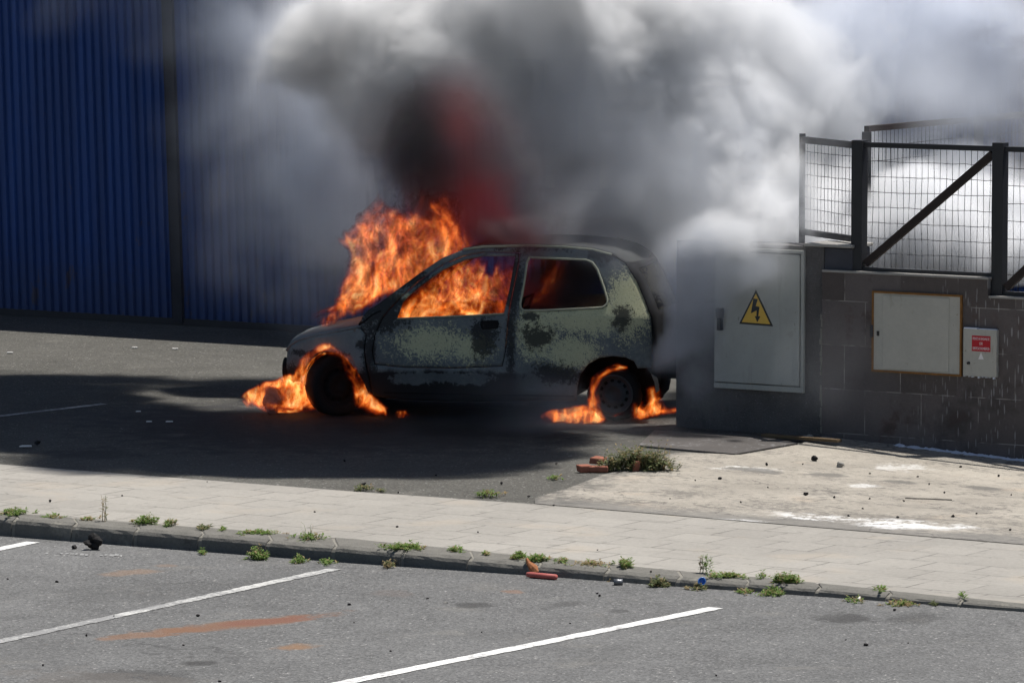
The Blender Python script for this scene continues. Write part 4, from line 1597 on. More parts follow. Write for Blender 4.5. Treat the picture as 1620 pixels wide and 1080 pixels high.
for i, (u, v, r) in enumerate(((79, 794, .013), (193, 785, .008), (628, 834, .010), (756, 842, .007), (498, 810, .008), (1030, 905, .009), (945, 870, .006), (328, 762, .006))):
    lump('cinder', at(u, v), r, r * 0.8, r * 0.8, M_COAL, 90 + i, 'small black cinder lying on the beige sidewalk', 'cinder', 'cinders on the sidewalk', 0.35, 1)
for i, (u, v, r) in enumerate(((59, 703, .03), (575, 767, .02), (836, 786, .012), (876, 800, .010), (793, 766, .015), (880, 734, .010), (630, 780, .010), (545, 730, .012), (690, 752, .010))):
    lump('cinder', at(u, v), r, r * 0.8, r * 0.7, M_COAL, 110 + i, 'small black cinder lying on the yard asphalt behind the sidewalk', 'cinder', 'cinders on the yard', 0.35, 1)
lump('charred_lump', at_lot(148, 869), 0.062, 0.05, 0.046, M_COAL, 7, 'jagged black charred lump lying on the road by the kerb', 'lump', rough=0.38, sub=3)
lump('charred_lump', at_lot(118, 868), 0.018, 0.016, 0.016, M_COAL, 8, 'little black charred piece left of the jagged lump', 'lump', rough=0.3)
M_SCRAP = simple('white_scrap', (0.7, 0.69, 0.66), 0.7, 0.1)
for i, (u, v, w_) in enumerate(((41, 706, .05), (16, 558, .03), (213, 550, .03), (277, 552, .03), (219, 651, .022), (236, 667, .024), (268, 667, .03))):
    q = at(u, v, 0.004)
    mb = MB()
    mb.hexa([q + Vector((a * w_, b * w_ * 0.7, c)) for c in (0, 0.008) for a, b in ((-1, -1), (1, -0.6), (0.8, 1), (-0.7, 0.8))])
    o = mb.build('paper_scrap', M_SCRAP, None, loc=q)
    tag(o, 'small white scrap lying on the dark yard asphalt', 'scrap', 'white scraps on the yard')


def brick(p, L, w_, h, rot, tilt, label, name='brick', mat=None):
    mb = MB()
    mb.box((0, 0, h / 2), Vector((L / 2, 0, 0)), Vector((0, w_ / 2, 0)), Vector((0, 0, h / 2)))
    o = mb.build(name, mat or M_BRICK, None, bevel=min(h, w_) * 0.18)
    rg = random.Random(int(p.x * 1000))
    for v in o.data.vertices: v.co += Vector((rg.uniform(-1, 1), rg.uniform(-1, 1), 0)) * min(h, w_) * 0.22
    o.location = p
    o.rotation_euler = (tilt, tilt * 0.4, rot)
    tag(o, label, 'brick')
    return o


brick(at(924, 746), 0.11, 0.08, 0.055, 0.3, 0.05, 'broken red brick at the left end of the brick heap')
brick(at(948, 746), 0.15, 0.085, 0.045, -0.1, 0.0, 'long red brick lying lowest in the brick heap by the bush')
brick(at(947, 741) + ZUP * 0.042, 0.11, 0.08, 0.048, -0.5, 0.12, 'dark red brick lying on top of the long brick')
brick(at(1004, 746), 0.05, 0.03, 0.09, 0.6, 0.25, 'upright reddish brick shard standing in front of the bush')
M_TUBE = simple('faded_red_tube', (0.38, 0.10, 0.085), 0.6, 0.3, 12)
a, b = at_lot(834, 913), at_lot(880, 917)
mb = MB()
mb.tube([a + ZUP * 0.02, a.lerp(b, 0.1) + ZUP * 0.021, a.lerp(b, 0.5) + ZUP * 0.02, b + ZUP * 0.02], [0.016, 0.019, 0.019, 0.018], 12)
c = (a + b) / 2
tag(mb.build('spent_flare', M_TUBE, None, True, loc=c), 'faded red cardboard tube lying on the road against the kerb', 'tube')
M_RUSTY = simple('rusty_iron', (0.30, 0.12, 0.05), 0.85, 0.6, 18)
q = at_lot(846, 909)
mb = MB()
mb.tube([q + Vector((-0.055, 0.05, 0.105)), q + Vector((-0.04, 0.035, 0.075)), q + Vector((-0.01, 0.01, 0.045)), q + Vector((0.015, 0.0, 0.012))], [0.009, 0.016, 0.032, 0.042], 9)
tag(mb.build('rusty_scrap', M_RUSTY, None, False, loc=q), 'bent rusty brown scrap leaning on the kerb above the red tube', 'scrap')
M_BLUECAP = simple('blue_plastic', (0.05, 0.2, 0.62), 0.3, 0.15, 10, 0, 0.5)
q = at_lot(1110, 931) + ZUP * 0.05
mb = MB()
mb.lathe([(0.001, -0.022), (0.018, -0.021), (0.024, -0.016), (0.026, 0.014), (0.022, 0.014), (0.02, -0.01), (0.001, -0.012)], q, Vector((0.2, -0.95, 0.25)).normalized(), Vector((1, 0.2, 0)).normalized(), Vector((0, 0.2, 1)).normalized(), 20)
tag(mb.build('bottle_cap', M_BLUECAP, None, True, loc=q), 'bright blue plastic cap caught in the weed at the kerb', 'cap')
M_CAN = simple('crushed_can', (0.16, 0.165, 0.175), 0.4, 0.3, 30, 0.6)
q = at_lot(978, 925)
mb = MB()
mb.lathe([(0.001, -0.03), (0.02, -0.028), (0.022, 0.0), (0.019, 0.012), (0.022, 0.03), (0.001, 0.031)], q + ZUP * 0.02, Vector((1, 0.1, 0)).normalized(), Vector((0, 1, 0)), ZUP, 14)
tag(mb.build('crushed_can', M_CAN, None, True, loc=q), 'crushed grey can on the road below the dry kerb weeds', 'can')
a, b = at_lot(1008, 920), at_lot(1029, 923)
mb = MB()
mb.tube([a + ZUP * 0.012, b + ZUP * 0.012], 0.009, 8)
tag(mb.build('white_stick', M_SCRAP, None, loc=(a + b) / 2), 'short whitish stick on the road left of the dull green bush', 'stick')
a, b = at_lot(1357, 950), at_lot(1366, 944)
mb = MB()
mb.tube([a + ZUP * 0.01, b + ZUP * 0.016], 0.009, 8)
tag(mb.build('white_stick', M_SCRAP, None, loc=(a + b) / 2), 'white stick lying in the pale weed at the right kerb foot', 'stick')
M_WOOD = simple('weathered_wood', (0.13, 0.09, 0.05), 0.85, 0.4, 9)
a, b = at(1208, 688, 0.02), at(1328, 697, 0.03)
mb = MB()
mb.bar(a, b, 0.07, 0.025)
tag(mb.build('plank', M_WOOD, None, bevel=0.004, loc=(a + b) / 2), 'brown wooden plank lying along the foot of the wall', 'plank')
a, b = apz(1432, 785), apz(1506, 785.5)
mb = MB()
mb.tube([a + ZUP * 0.006, a.lerp(b, 0.5) + ZUP * 0.007, b + ZUP * 0.005], 0.004, 6)
tag(mb.build('black_rod', M_COAL, None, loc=(a + b) / 2), 'thin black rod lying on the concrete apron', 'rod')
rg = random.Random(31)
mb = MB()
for i in range(60):
    t_ = 0.75 + i * 0.03 + rg.uniform(-0.02, 0.02)
    q = WALL0 + K * t_ - W * rg.uniform(0.015, 0.09)
    zz = gz(q) + 0.006
    r = rg.uniform(0.02, 0.07)
    n = 7
    b = [q + Vector((math.cos(k / n * 6.283) * r * rg.uniform(0.7, 1.6), math.sin(k / n * 6.283) * r * 0.6, 0)) for k in range(n)]
    vs = [Vector((p_.x, p_.y, zz)) for p_ in b] + [Vector((q.x, q.y, zz + rg.uniform(0.008, 0.02)))]
    mb.add(vs, [(k, (k + 1) % n, n) for k in range(n)])
o = mb.build('foam', M_FOAM, None, True, loc=WALL0 + K * 1.7)
tag(o, 'bluish white dried foam residue along the foot of the clad wall', 'foam', kind='stuff')
lump('scorched_stone', at(434, 653), 0.09, 0.08, 0.105, M_PINK, 23, 'scorched pinkish stone standing in the flames before the front wheel', 'stone', rough=0.3, sub=3)

# ------------------------------------------------------------------ fields for smoke and fire
class Noise3:
    def __init__(s, seed, n=48, c=1):
        s.n, s.c = n, c
        s.t = np.random.default_rng(seed).random((n, n, n, c), dtype=np.float32)

    def __call__(s, x, y, z):
        n = s.n
        i, j, k = np.floor(x), np.floor(y), np.floor(z)
        fx_, fy, fz = (x - i).astype(np.float32), (y - j).astype(np.float32), (z - k).astype(np.float32)
        fx_, fy, fz = [(f * f * (3 - 2 * f))[..., None] for f in (fx_, fy, fz)]
        i, j, k = [a.astype(np.int32) % n for a in (i, j, k)]
        i1, j1, k1 = (i + 1) % n, (j + 1) % n, (k + 1) % n
        t = s.t.reshape(-1, s.c)
        ij, i1j, ij1, i1j1 = (i * n + j) * n, (i1 * n + j) * n, (i * n + j1) * n, (i1 * n + j1) * n
        a = t[ij + k] * (1 - fx_) + t[i1j + k] * fx_
        b = t[ij1 + k] * (1 - fx_) + t[i1j1 + k] * fx_
        lo = a * (1 - fy) + b * fy
        a = t[ij + k1] * (1 - fx_) + t[i1j + k1] * fx_
        b = t[ij1 + k1] * (1 - fx_) + t[i1j1 + k1] * fx_
        hi = a * (1 - fy) + b * fy
        r = lo * (1 - fz) + hi * fz
        return r[..., 0] if s.c == 1 else r


def fbm(nz, x, y, z, octv, gain=0.5, lac=2.03):
    r, a, tot = 0.0, 1.0, 0.0
    for o in range(octv):
        r = r + a * nz(x + o * 7.3, y + o * 3.1, z + o * 5.7)
        tot += a
        a *= gain
        x, y, z = x * lac, y * lac, z * lac
    return r / tot


def warp(nv, x, y, z, f, amp, its=2, lac=1.9):
    for q in range(its):
        w_ = nv(x * f + q * 11.3, y * f + q * 5.1, z * f + q * 2.7) - 0.5
        x, y, z = x + amp * w_[..., 0], y + amp * w_[..., 1], z + amp * w_[..., 2]
        f *= lac
        amp /= lac
    return x, y, z


def grid_axes(mn, mx, vox):
    n = [int(round((b - a) / vox)) + 1 for a, b in zip(mn, mx)]
    return np.meshgrid(*[np.linspace(a, b, k, dtype=np.float32) for a, b, k in zip(mn, mx, n)], indexing='ij')


def sample_grid(D, mn, mx, co):
    n = np.array(D.shape)
    f = (co - np.array(mn)) / (np.array(mx) - np.array(mn)) * (n - 1)
    f = np.clip(f, 0, n - 1.001)
    i = f.astype(int)
    f = f - i
    r = 0
    for a in (0, 1):
        for b in (0, 1):
            for c in (0, 1):
                w_ = np.abs(1 - a - f[:, 0]) * np.abs(1 - b - f[:, 1]) * np.abs(1 - c - f[:, 2])
                r = r + w_ * D[i[:, 0] + a, i[:, 1] + b, i[:, 2] + c]
    return r


def grid_nodes(shape, mn, mx, mat, iso=None):
    """geometry nodes: the mesh's point values, in grid order, become a volume grid (or a surface round it)"""
    ng = bpy.data.node_groups.new('density_grid', 'GeometryNodeTree')
    ng.interface.new_socket('Geometry', in_out='INPUT', socket_type='NodeSocketGeometry')
    ng.interface.new_socket('Geometry', in_out='OUTPUT', socket_type='NodeSocketGeometry')
    N, L = ng.nodes, ng.links.new
    gi, go = N.new('NodeGroupInput'), N.new('NodeGroupOutput')
    sub = N.new('ShaderNodeVectorMath')
    sub.operation = 'SUBTRACT'
    L(N.new('GeometryNodeInputPosition').outputs[0], sub.inputs[0])
    sub.inputs[1].default_value = mn
    mul = N.new('ShaderNodeVectorMath')
    mul.operation = 'MULTIPLY'
    L(sub.outputs[0], mul.inputs[0])
    mul.inputs[1].default_value = [(r - 1) / (b - a) for r, a, b in zip(shape, mn, mx)]
    sep = N.new('ShaderNodeSeparateXYZ')
    L(mul.outputs[0], sep.inputs[0])
    ints = []
    for k in range(3):
        f = N.new('FunctionNodeFloatToInt')
        f.rounding_mode = 'ROUND'
        L(sep.outputs[k], f.inputs[0])
        ints.append(f.outputs[0])

    def im(op, a, b):
        m = N.new('FunctionNodeIntegerMath')
        m.operation = op
        for i, v in enumerate((a, b)):
            if isinstance(v, int): m.inputs[i].default_value = v
            else: L(v, m.inputs[i])
        return m.outputs[0]

    idx = im('ADD', im('MULTIPLY', im('ADD', im('MULTIPLY', ints[0], shape[1]), ints[1]), shape[2]), ints[2])
    na = N.new('GeometryNodeInputNamedAttribute')
    na.data_type = 'FLOAT'
    na.inputs[0].default_value = 'density'
    si = N.new('GeometryNodeSampleIndex')
    si.data_type = 'FLOAT'
    si.clamp = True
    L(gi.outputs[0], si.inputs[0])
    L(na.outputs[0], si.inputs[1])
    L(idx, si.inputs['Index'])
    vc = N.new('GeometryNodeVolumeCube')
    L(si.outputs[0], vc.inputs['Density'])
    vc.inputs['Min'].default_value, vc.inputs['Max'].default_value = mn, mx
    for a, k in zip('XYZ', shape): vc.inputs['Resolution ' + a].default_value = k
    out = vc.outputs[0]
    if iso is not None:
        vm = N.new('GeometryNodeVolumeToMesh')
        L(out, vm.inputs[0])
        vm.inputs['Threshold'].default_value = iso
        out = vm.outputs[0]
    sm = N.new('GeometryNodeSetMaterial')
    L(out, sm.inputs[0])
    sm.inputs['Material'].default_value = mat
    L(sm.outputs[0], go.inputs[0])
    return ng


def grid_object(name, D, mn, mx, mat, iso=None):
    D = np.ascontiguousarray(D, dtype=np.float32)
    for ax in range(3):                                # empty border
        ix = [slice(None)] * 3
        for e in (0, -1):
            ix[ax] = e
            D[tuple(ix)] = 0
    me = bpy.data.meshes.new(name)
    me.vertices.add(D.size)
    me.attributes.new('density', 'FLOAT', 'POINT').data.foreach_set('value', D.ravel())
    me.materials.append(mat)
    o = bpy.data.objects.new(name, me)
    COL.objects.link(o)
    o.modifiers.new('grid', 'NODES').node_group = grid_nodes(D.shape, mn, mx, mat, iso)
    return o


def grid_surface(name, D, mn, mx, mat, iso, attrs):
    """mesh of the surface where D = iso, carrying the named fields as point values"""
    t = grid_object('tmp', D, mn, mx, mat, iso)
    dg = bpy.context.evaluated_depsgraph_get()
    me = bpy.data.meshes.new_from_object(t.evaluated_get(dg))
    old = t.data
    bpy.data.objects.remove(t)
    bpy.data.meshes.remove(old)
    me.name = name
    co = np.empty(len(me.vertices) * 3, np.float32)
    me.vertices.foreach_get('co', co)
    co = co.reshape(-1, 3)
    for k, F in attrs.items():
        me.attributes.new(k, 'FLOAT', 'POINT').data.foreach_set('value', sample_grid(F, mn, mx, co).astype(np.float32))
    me.polygons.foreach_set('use_smooth', [True] * len(me.polygons))
    me.materials.clear()
    me.materials.append(mat)
    o = bpy.data.objects.new(name, me)
    COL.objects.link(o)
    return o


def volume_mat(name, color, density, g_=0.0, absorb=None):
    m = bpy.data.materials.new(name)
    m.use_nodes = True
    nt = m.node_tree
    nt.nodes.clear()
    pv = nt.nodes.new('ShaderNodeVolumePrincipled')
    ou = nt.nodes.new('ShaderNodeOutputMaterial')
    nt.links.new(pv.outputs[0], ou.inputs['Volume'])
    pv.inputs['Color'].default_value = (*color, 1)
    pv.inputs['Density'].default_value = density
    pv.inputs['Anisotropy'].default_value = g_
    return m


NS, NV = Noise3(3), Noise3(9, 32, 3)


def smoke_field(mn, mx, vox, puffs, f0=1.0, amp=1.0, octv=5, cut=0.5, seed=0.0, gain=6.0, top=9.0, wamp=0.42, wf=0.8, veil=0.0):
    """billowing density: a sum of soft puffs whose edge is pushed about by cauliflower noise"""
    x, y, z = grid_axes(mn, mx, vox)
    wx, wy, wz = warp(NV, x + seed, y, z, wf, wamp, 5, 1.75)
    wx = wx - seed
    E = np.zeros_like(x)
    for (c, r, w_, sq) in puffs:
        d = np.sqrt(((wx - c[0]) / r[0]) ** 2 + ((wy - c[1]) / r[1]) ** 2 + ((wz - c[2]) / r[2]) ** 2)
        E = np.maximum(E, 0) + w_ * np.clip(1 - d, 0, 1) ** sq
    f, a, tot, n = f0, 1.0, 0.0, 0.0
    for o in range(octv):
        n = n + a * np.abs(2 * NS((wx + seed) * f + o * 7.3, wy * f + o * 3.1, wz * f + o * 5.7) - 1)
        tot += a
        a *= 0.72
        f *= 2.1
    n = n / tot
    E = np.minimum(E, 1.6)
    D = np.clip((E * (0.55 + 0.45 * E) + amp * (n - 0.42) - cut) * gain, 0, top)
    D *= np.clip(E * 6, 0, 1)
    if veil:
        v = np.clip(fbm(NS, (wx + seed) * f0 * 0.9, wy * f0 * 0.9, wz * f0 * 0.9, 4) * 3.2 - 1.15, 0, 1.5)
        D = D + veil * E * v
    return D


def puff(u, v, Y, ru, rv, ry, w_, sq=1.0):
    c = at_y(u, v, Y)
    k = Y / FPX
    return ((c.x, c.y, c.z), (ru * k, ry, rv * k), w_, sq)


# ---- pale smoke in view
BILLOW = [
    # middle top, rising behind the car
    puff(640, 40, 45.4, 240, 170, 1.1, 1.0), puff(800, 20, 44.9, 260, 170, 1.2, 1.1), puff(930, 110, 44.7, 210, 190, 1.1, 1.1), puff(560, 130, 45.6, 190, 150, 0.9, 0.85),
    puff(930, 260, 44.8, 150, 160, 0.9, 0.95), puff(880, 200, 44.9, 160, 130, 0.9, 0.95), puff(690, 130, 45.0, 190, 140, 1.0, 1.0), puff(900, 350, 44.9, 130, 110, 0.8, 0.85), puff(620, 250, 45.5, 160, 140, 0.8, 0.7),
    puff(520, 20, 45.8, 230, 150, 0.9, 0.85), puff(430, 120, 46.0, 150, 130, 0.7, 0.6),
    # bright right
    puff(1060, 120, 44.2, 210, 190, 1.1, 1.2), puff(1140, 260, 43.8, 200, 180, 1.0, 1.2), puff(1190, 370, 43.5, 180, 110, 0.9, 1.2),
    puff(1040, 340, 44.2, 140, 150, 0.9, 1.0), puff(1250, 150, 44.5, 210, 180, 1.0, 1.0), puff(980, 390, 44.5, 110, 90, 0.7, 0.85), puff(1000, -60, 44.6, 300, 170, 1.2, 1.1),
    puff(1265, 290, 42.3, 115, 150, 0.6, 0.95), puff(1185, 360, 41.75, 140, 90, 0.42, 0.85), puff(1272, 290, 41.35, 60, 120, 0.35, 1.0), puff(1200, 385, 41.55, 90, 55, 0.3, 0.65), puff(1120, 380, 42.1, 110, 80, 0.5, 0.95), puff(1090, 450, 42.6, 70, 80, 0.4, 0.62),
    puff(1350, 140, 44.9, 230, 170, 0.9, 0.5), puff(1320, 240, 44.6, 120, 90, 0.7, 0.75), puff(1470, 230, 45.0, 190, 90, 0.7, 0.5),
    # behind the fence
    puff(1350, 360, 43.7, 230, 150, 1.0, 1.3), puff(1530, 400, 43.7, 230, 160, 1.0, 1.3), puff(1690, 420, 43.5, 200, 170, 1.0, 1.3), puff(1450, 320, 44.3, 260, 120, 1.0, 1.3), puff(1400, 250, 45.4, 260, 90, 0.7, 1.0), puff(1580, 300, 44.8, 200, 90, 0.8, 1.1), puff(1130, 60, 44.3, 160, 130, 0.9, 0.9),
]
VEIL = [
    # before the blue wall on the left
    puff(520, 60, 46.3, 260, 190, 0.9, 0.9), puff(430, 190, 46.3, 180, 170, 0.9, 0.85), puff(570, 260, 46.0, 180, 180, 0.9, 0.8),
    puff(350, 30, 46.4, 180, 120, 0.8, 0.6), puff(110, 10, 46.6, 120, 60, 0.6, 0.5), puff(310, 200, 46.3, 95, 80, 0.5, 0.8), puff(330, 90, 46.4, 110, 80, 0.6, 0.7),
    puff(470, 390, 46.0, 170, 180, 0.9, 0.55), puff(370, 330, 46.3, 150, 190, 0.8, 0.36),
    # upper right
    puff(1400, 80, 45.4, 280, 190, 1.0, 1.35), puff(1560, 40, 45.2, 250, 170, 1.0, 1.35), puff(1590, 190, 44.8, 180, 110, 0.8, 1.0), puff(1390, 130, 44.4, 210, 170, 0.8, 1.2), puff(1340, 20, 45.2, 220, 160, 1.0, 1.2),
    # over the cabinet, the car's tail and the road
    puff(1170, 415, 41.8, 130, 80, 0.4, 1.5), puff(1100, 440, 42.1, 90, 90, 0.4, 0.9), puff(1095, 500, 42.1, 70, 190, 0.4, 1.6), puff(1050, 430, 42.1, 55, 90, 0.35, 2.0), puff(1052, 540, 42.1, 45, 90, 0.35, 1.6), puff(1330, 600, 41.15, 130, 110, 0.3, 0.35), puff(1135, 600, 41.9, 70, 60, 0.35, 0.6), puff(1110, 640, 42.0, 60, 70, 0.4, 0.5),
    puff(960, 400, 42.4, 110, 45, 0.4, 0.6), puff(1225, 250, 42.3, 120, 120, 0.5, 0.7), puff(1270, 390, 42.0, 90, 60, 0.4, 0.5), puff(1285, 300, 41.1, 75, 130, 0.3, 0.9),
    puff(760, 90, 44.0, 260, 150, 0.7, 0.6), puff(930, 220, 43.9, 170, 170, 0.6, 0.6), puff(600, 200, 44.8, 170, 150, 0.7, 0.7), puff(930, 350, 43.4, 130, 80, 0.5, 0.7), puff(1060, 400, 43.0, 120, 80, 0.5, 0.8),
    puff(560, 330, 45.4, 170, 130, 0.8, 0.7), puff(470, 300, 45.8, 170, 150, 0.8, 0.6),
    puff(950, 230, 42.7, 220, 200, 0.6, 0.75), puff(1120, 190, 42.5, 230, 220, 0.6, 0.65), puff(1290, 260, 41.6, 130, 150, 0.4, 0.75), puff(1200, 450, 41.6, 120, 60, 0.3, 0.6),
    puff(840, 670, 41.9, 190, 80, 0.6, 0.34), puff(1050, 690, 41.5, 120, 50, 0.5, 0.3), puff(720, 700, 41.4, 140, 60, 0.6, 0.2),
]
V_MN, V_MX = (-3.2, 40.9, 1.1), (5.0, 46.6, 4.6)
D = smoke_field(V_MN, V_MX, 0.031, BILLOW, 1.3, 1.4, 6, 0.36, 0.0, 15.0, 10.0, veil=0.3)
M_SMOKE = volume_mat('white_smoke', (0.945, 0.953, 0.965), 1.0, 0.0)
o = grid_object('smoke', D, V_MN, V_MX, M_SMOKE)
tag(o, 'dense white smoke billowing up behind the car and over the fence', 'smoke', kind='stuff')
U_MN, U_MX = (-5.2, 40.9, 0.0), (5.0, 47.3, 4.3)
D = smoke_field(U_MN, U_MX, 0.05, VEIL, 1.6, 1.3, 5, 0.60, 2.5, 4.0, 3.0, veil=1.5)
M_VEIL = volume_mat('grey_smoke', (0.84, 0.87, 0.925), 1.0, 0.0)
o = grid_object('smoke', D, U_MN, U_MX, M_VEIL)
tag(o, 'thin blue grey smoke veiling the blue wall, the cabinet and the tail of the car', 'smoke', kind='stuff')

# ---- smoke above the picture, which shades the yard
CANOPY = [((-3.4, 44.5, 5.3), (2.4, 1.8, 1.1), 1.7, 0.5), ((-5.7, 44.9, 5.3), (2.6, 1.7, 1.0), 1.7, 0.5), ((-1.2, 42.8, 5.2), (2.2, 2.2, 1.1), 1.7, 0.5), ((0.2, 41.6, 5.2), (2.2, 2.2, 1.1), 1.7, 0.5),
          ((-0.9, 40.7, 5.2), (1.9, 1.6, 0.9), 1.6, 0.5), ((0.6, 40.4, 5.2), (1.9, 1.3, 0.9), 1.6, 0.5), ((1.4, 41.9, 5.1), (1.2, 1.9, 0.9), 1.4, 0.5), ((-2.4, 42.4, 5.3), (1.6, 1.4, 0.9), 1.5, 0.5), ((-3.6, 46.6, 5.3), (2.4, 1.4, 0.9), 1.6, 0.5), ((-3.4, 45.6, 5.3), (2.4, 1.3, 0.9), 1.6, 0.5), ((-6.2, 46.8, 5.3), (2.4, 1.3, 0.9), 1.5, 0.5)]
C_MN, C_MX = (-8.2, 37.8, 3.9), (4.5, 48.2, 7.0)
D = smoke_field(C_MN, C_MX, 0.10, CANOPY, 1.4, 1.7, 4, 0.30, 4.0, 7.0, 8.0)
M_CANOPY = volume_mat('sooty_smoke', (0.38, 0.37, 0.37), 1.0, 0.2)
o = grid_object('smoke', D, C_MN, C_MX, M_CANOPY)
tag(o, 'dense smoke cloud hanging above the yard and shading the ground', 'smoke', kind='stuff')

# ---- black smoke rising from the cabin
SOOT_P = [puff(770, 350, 43.75, 150, 110, 0.6, 1.2), puff(750, 265, 43.9, 150, 110, 0.6, 1.1), puff(670, 225, 44.1, 110, 90, 0.6, 0.9), puff(760, 170, 43.9, 120, 90, 0.6, 0.85), puff(690, 170, 44.0, 80, 70, 0.5, 0.6),
          puff(840, 335, 43.7, 100, 90, 0.5, 0.8), puff(890, 365, 43.8, 90, 45, 0.4, 0.5), puff(690, 330, 44.2, 110, 110, 0.6, 0.9), puff(630, 280, 44.4, 110, 90, 0.6, 0.6), puff(810, 240, 43.8, 90, 90, 0.5, 0.6),
          puff(900, 452, 43.5, 110, 65, 0.5, 2.6), puff(850, 460, 43.8, 90, 60, 0.5, 1.6), puff(920, 450, 44.6, 130, 90, 0.5, 1.4), puff(880, 374, 43.2, 120, 28, 0.5, 1.2), puff(800, 370, 43.2, 100, 32, 0.5, 1.3), puff(960, 392, 43.2, 60, 28, 0.4, 0.7),
          puff(1605, 95, 44.2, 85, 45, 0.35, 1.1), puff(560, 420, 44.8, 110, 100, 0.5, 0.5)]
S_MN, S_MX = (-2.0, 42.7, 0.7), (5.2, 45.4, 3.9)
D = smoke_field(S_MN, S_MX, 0.036, SOOT_P, 1.9, 1.6, 5, 0.40, 8.0, 3.6, 4.5, veil=1.1, wamp=0.46)
M_SOOT = volume_mat('black_smoke', (0.16, 0.15, 0.165), 1.0, 0.1)
o = grid_object('smoke', D, S_MN, S_MX, M_SOOT)
tag(o, 'black sooty smoke column rising from the burning cabin', 'smoke', kind='stuff')

# ------------------------------------------------------------------ fire
def flame_mats():
    def colour(nt, src):
        r = nt.nodes.new('ShaderNodeValToRGB')
        nt.links.new(src, r.inputs[0])
        st_ = [(0.0, (0.05, 0.003, 0.001)), (0.3, (0.40, 0.036, 0.004)), (0.55, (0.85, 0.145, 0.012)), (0.8, (1.0, 0.34, 0.055)), (1.0, (1.0, 0.70, 0.30))]
        e = r.color_ramp.elements
        while len(e) < len(st_): e.new(0.5)
        for i, (p_, c) in enumerate(st_):
            e[i].position = p_
            e[i].color = (*c, 1)
        return r.outputs[0]

    m = bpy.data.materials.new('flame')
    m.use_nodes = True
    nt = m.node_tree
    nt.nodes.clear()
    at_ = nt.nodes.new('ShaderNodeAttribute')
    at_.attribute_name = 'heat'
    em = nt.nodes.new('ShaderNodeEmission')
    nt.links.new(colour(nt, at_.outputs['Fac']), em.inputs['Color'])
    mr = nt.nodes.new('ShaderNodeMapRange')
    p2 = nt.nodes.new('ShaderNodeMath')
    p2.operation = 'POWER'
    nt.links.new(at_.outputs['Fac'], p2.inputs[0])
    p2.inputs[1].default_value = 2.0
    nt.links.new(p2.outputs[0], mr.inputs['Value'])
    mr.inputs['To Min'].default_value, mr.inputs['To Max'].default_value = FL_LO, FL_HI
    nt.links.new(mr.outputs[0], em.inputs['Strength'])
    lw = nt.nodes.new('ShaderNodeLayerWeight')
    lw.inputs['Blend'].default_value = 0.5
    pw = nt.nodes.new('ShaderNodeMath')
    pw.operation = 'SUBTRACT'
    pw.inputs[0].default_value = 1.0
    nt.links.new(lw.outputs['Facing'], pw.inputs[1])
    ml = nt.nodes.new('ShaderNodeMath')
    ml.operation = 'MULTIPLY'
    ml.use_clamp = True
    nt.links.new(pw.outputs[0], ml.inputs[0])
    mr2 = nt.nodes.new('ShaderNodeMapRange')
    nt.links.new(at_.outputs['Fac'], mr2.inputs['Value'])
    mr2.inputs['From Min'].default_value, mr2.inputs['From Max'].default_value = 0.0, 0.8
    mr2.inputs['To Min'].default_value, mr2.inputs['To Max'].default_value = 0.12, 0.85
    nt.links.new(mr2.outputs[0], ml.inputs[1])
    tr = nt.nodes.new('ShaderNodeBsdfTransparent')
    mx_ = nt.nodes.new('ShaderNodeMixShader')
    nt.links.new(ml.outputs[0], mx_.inputs[0])
    nt.links.new(tr.outputs[0], mx_.inputs[1])
    nt.links.new(em.outputs[0], mx_.inputs[2])
    ou = nt.nodes.new('ShaderNodeOutputMaterial')
    nt.links.new(mx_.outputs[0], ou.inputs['Surface'])

    def glow(name, k, absorb, tint=None):
        m = bpy.data.materials.new(name)
        m.use_nodes = True
        nt = m.node_tree
        nt.nodes.clear()
        vi = nt.nodes.new('ShaderNodeAttribute')
        vi.attribute_name = 'density'
        em = nt.nodes.new('ShaderNodeEmission')
        if tint: em.inputs['Color'].default_value = (*tint, 1)
        else: nt.links.new(colour(nt, vi.outputs['Fac']), em.inputs['Color'])
        mu = nt.nodes.new('ShaderNodeMath')
        mu.operation = 'MULTIPLY'
        nt.links.new(vi.outputs['Fac'], mu.inputs[0])
        mu.inputs[1].default_value = k
        nt.links.new(mu.outputs[0], em.inputs['Strength'])
        ou = nt.nodes.new('ShaderNodeOutputMaterial')
        nt.links.new(em.outputs[0], ou.inputs['Volume'])
        return m

    return m, glow


FL_LO, FL_HI = 0.2, 3.2
M_FLAME, glow = flame_mats()
NF, NFV = Noise3(21, 48), Noise3(33, 32, 3)


def poly_sd(poly, S, Z):
    """signed distance (positive inside) of the grid points to a polygon in the (s, z) plane"""
    P = np.array(poly, np.float32)
    dmin = np.full(S.shape, 1e9, np.float32)
    ins = np.zeros(S.shape, bool)
    for i in range(len(P)):
        (ax_, az), (bx, bz) = P[i - 1], P[i]
        ex_, ez_ = bx - ax_, bz - az
        t = np.clip(((S - ax_) * ex_ + (Z - az) * ez_) / (ex_ * ex_ + ez_ * ez_ + 1e-9), 0, 1)
        dmin = np.minimum(dmin, (S - ax_ - t * ex_) ** 2 + (Z - az - t * ez_) ** 2)
        cnd = ((az > Z) != (bz > Z))
        with np.errstate(divide='ignore', invalid='ignore'):
            xs = (bx - ax_) * (Z - az) / np.where(abs(bz - az) < 1e-9, 1e-9, bz - az) + ax_
        ins ^= cnd & (S < xs)
    return np.where(ins, 1, -1) * np.sqrt(dmin)


def grid2(mn, mx, n=400):
    s_ = np.linspace(mn[0], mx[0], n, dtype=np.float32)
    z_ = np.linspace(mn[2], mx[2], n, dtype=np.float32)
    return np.meshgrid(s_, z_, indexing='ij')


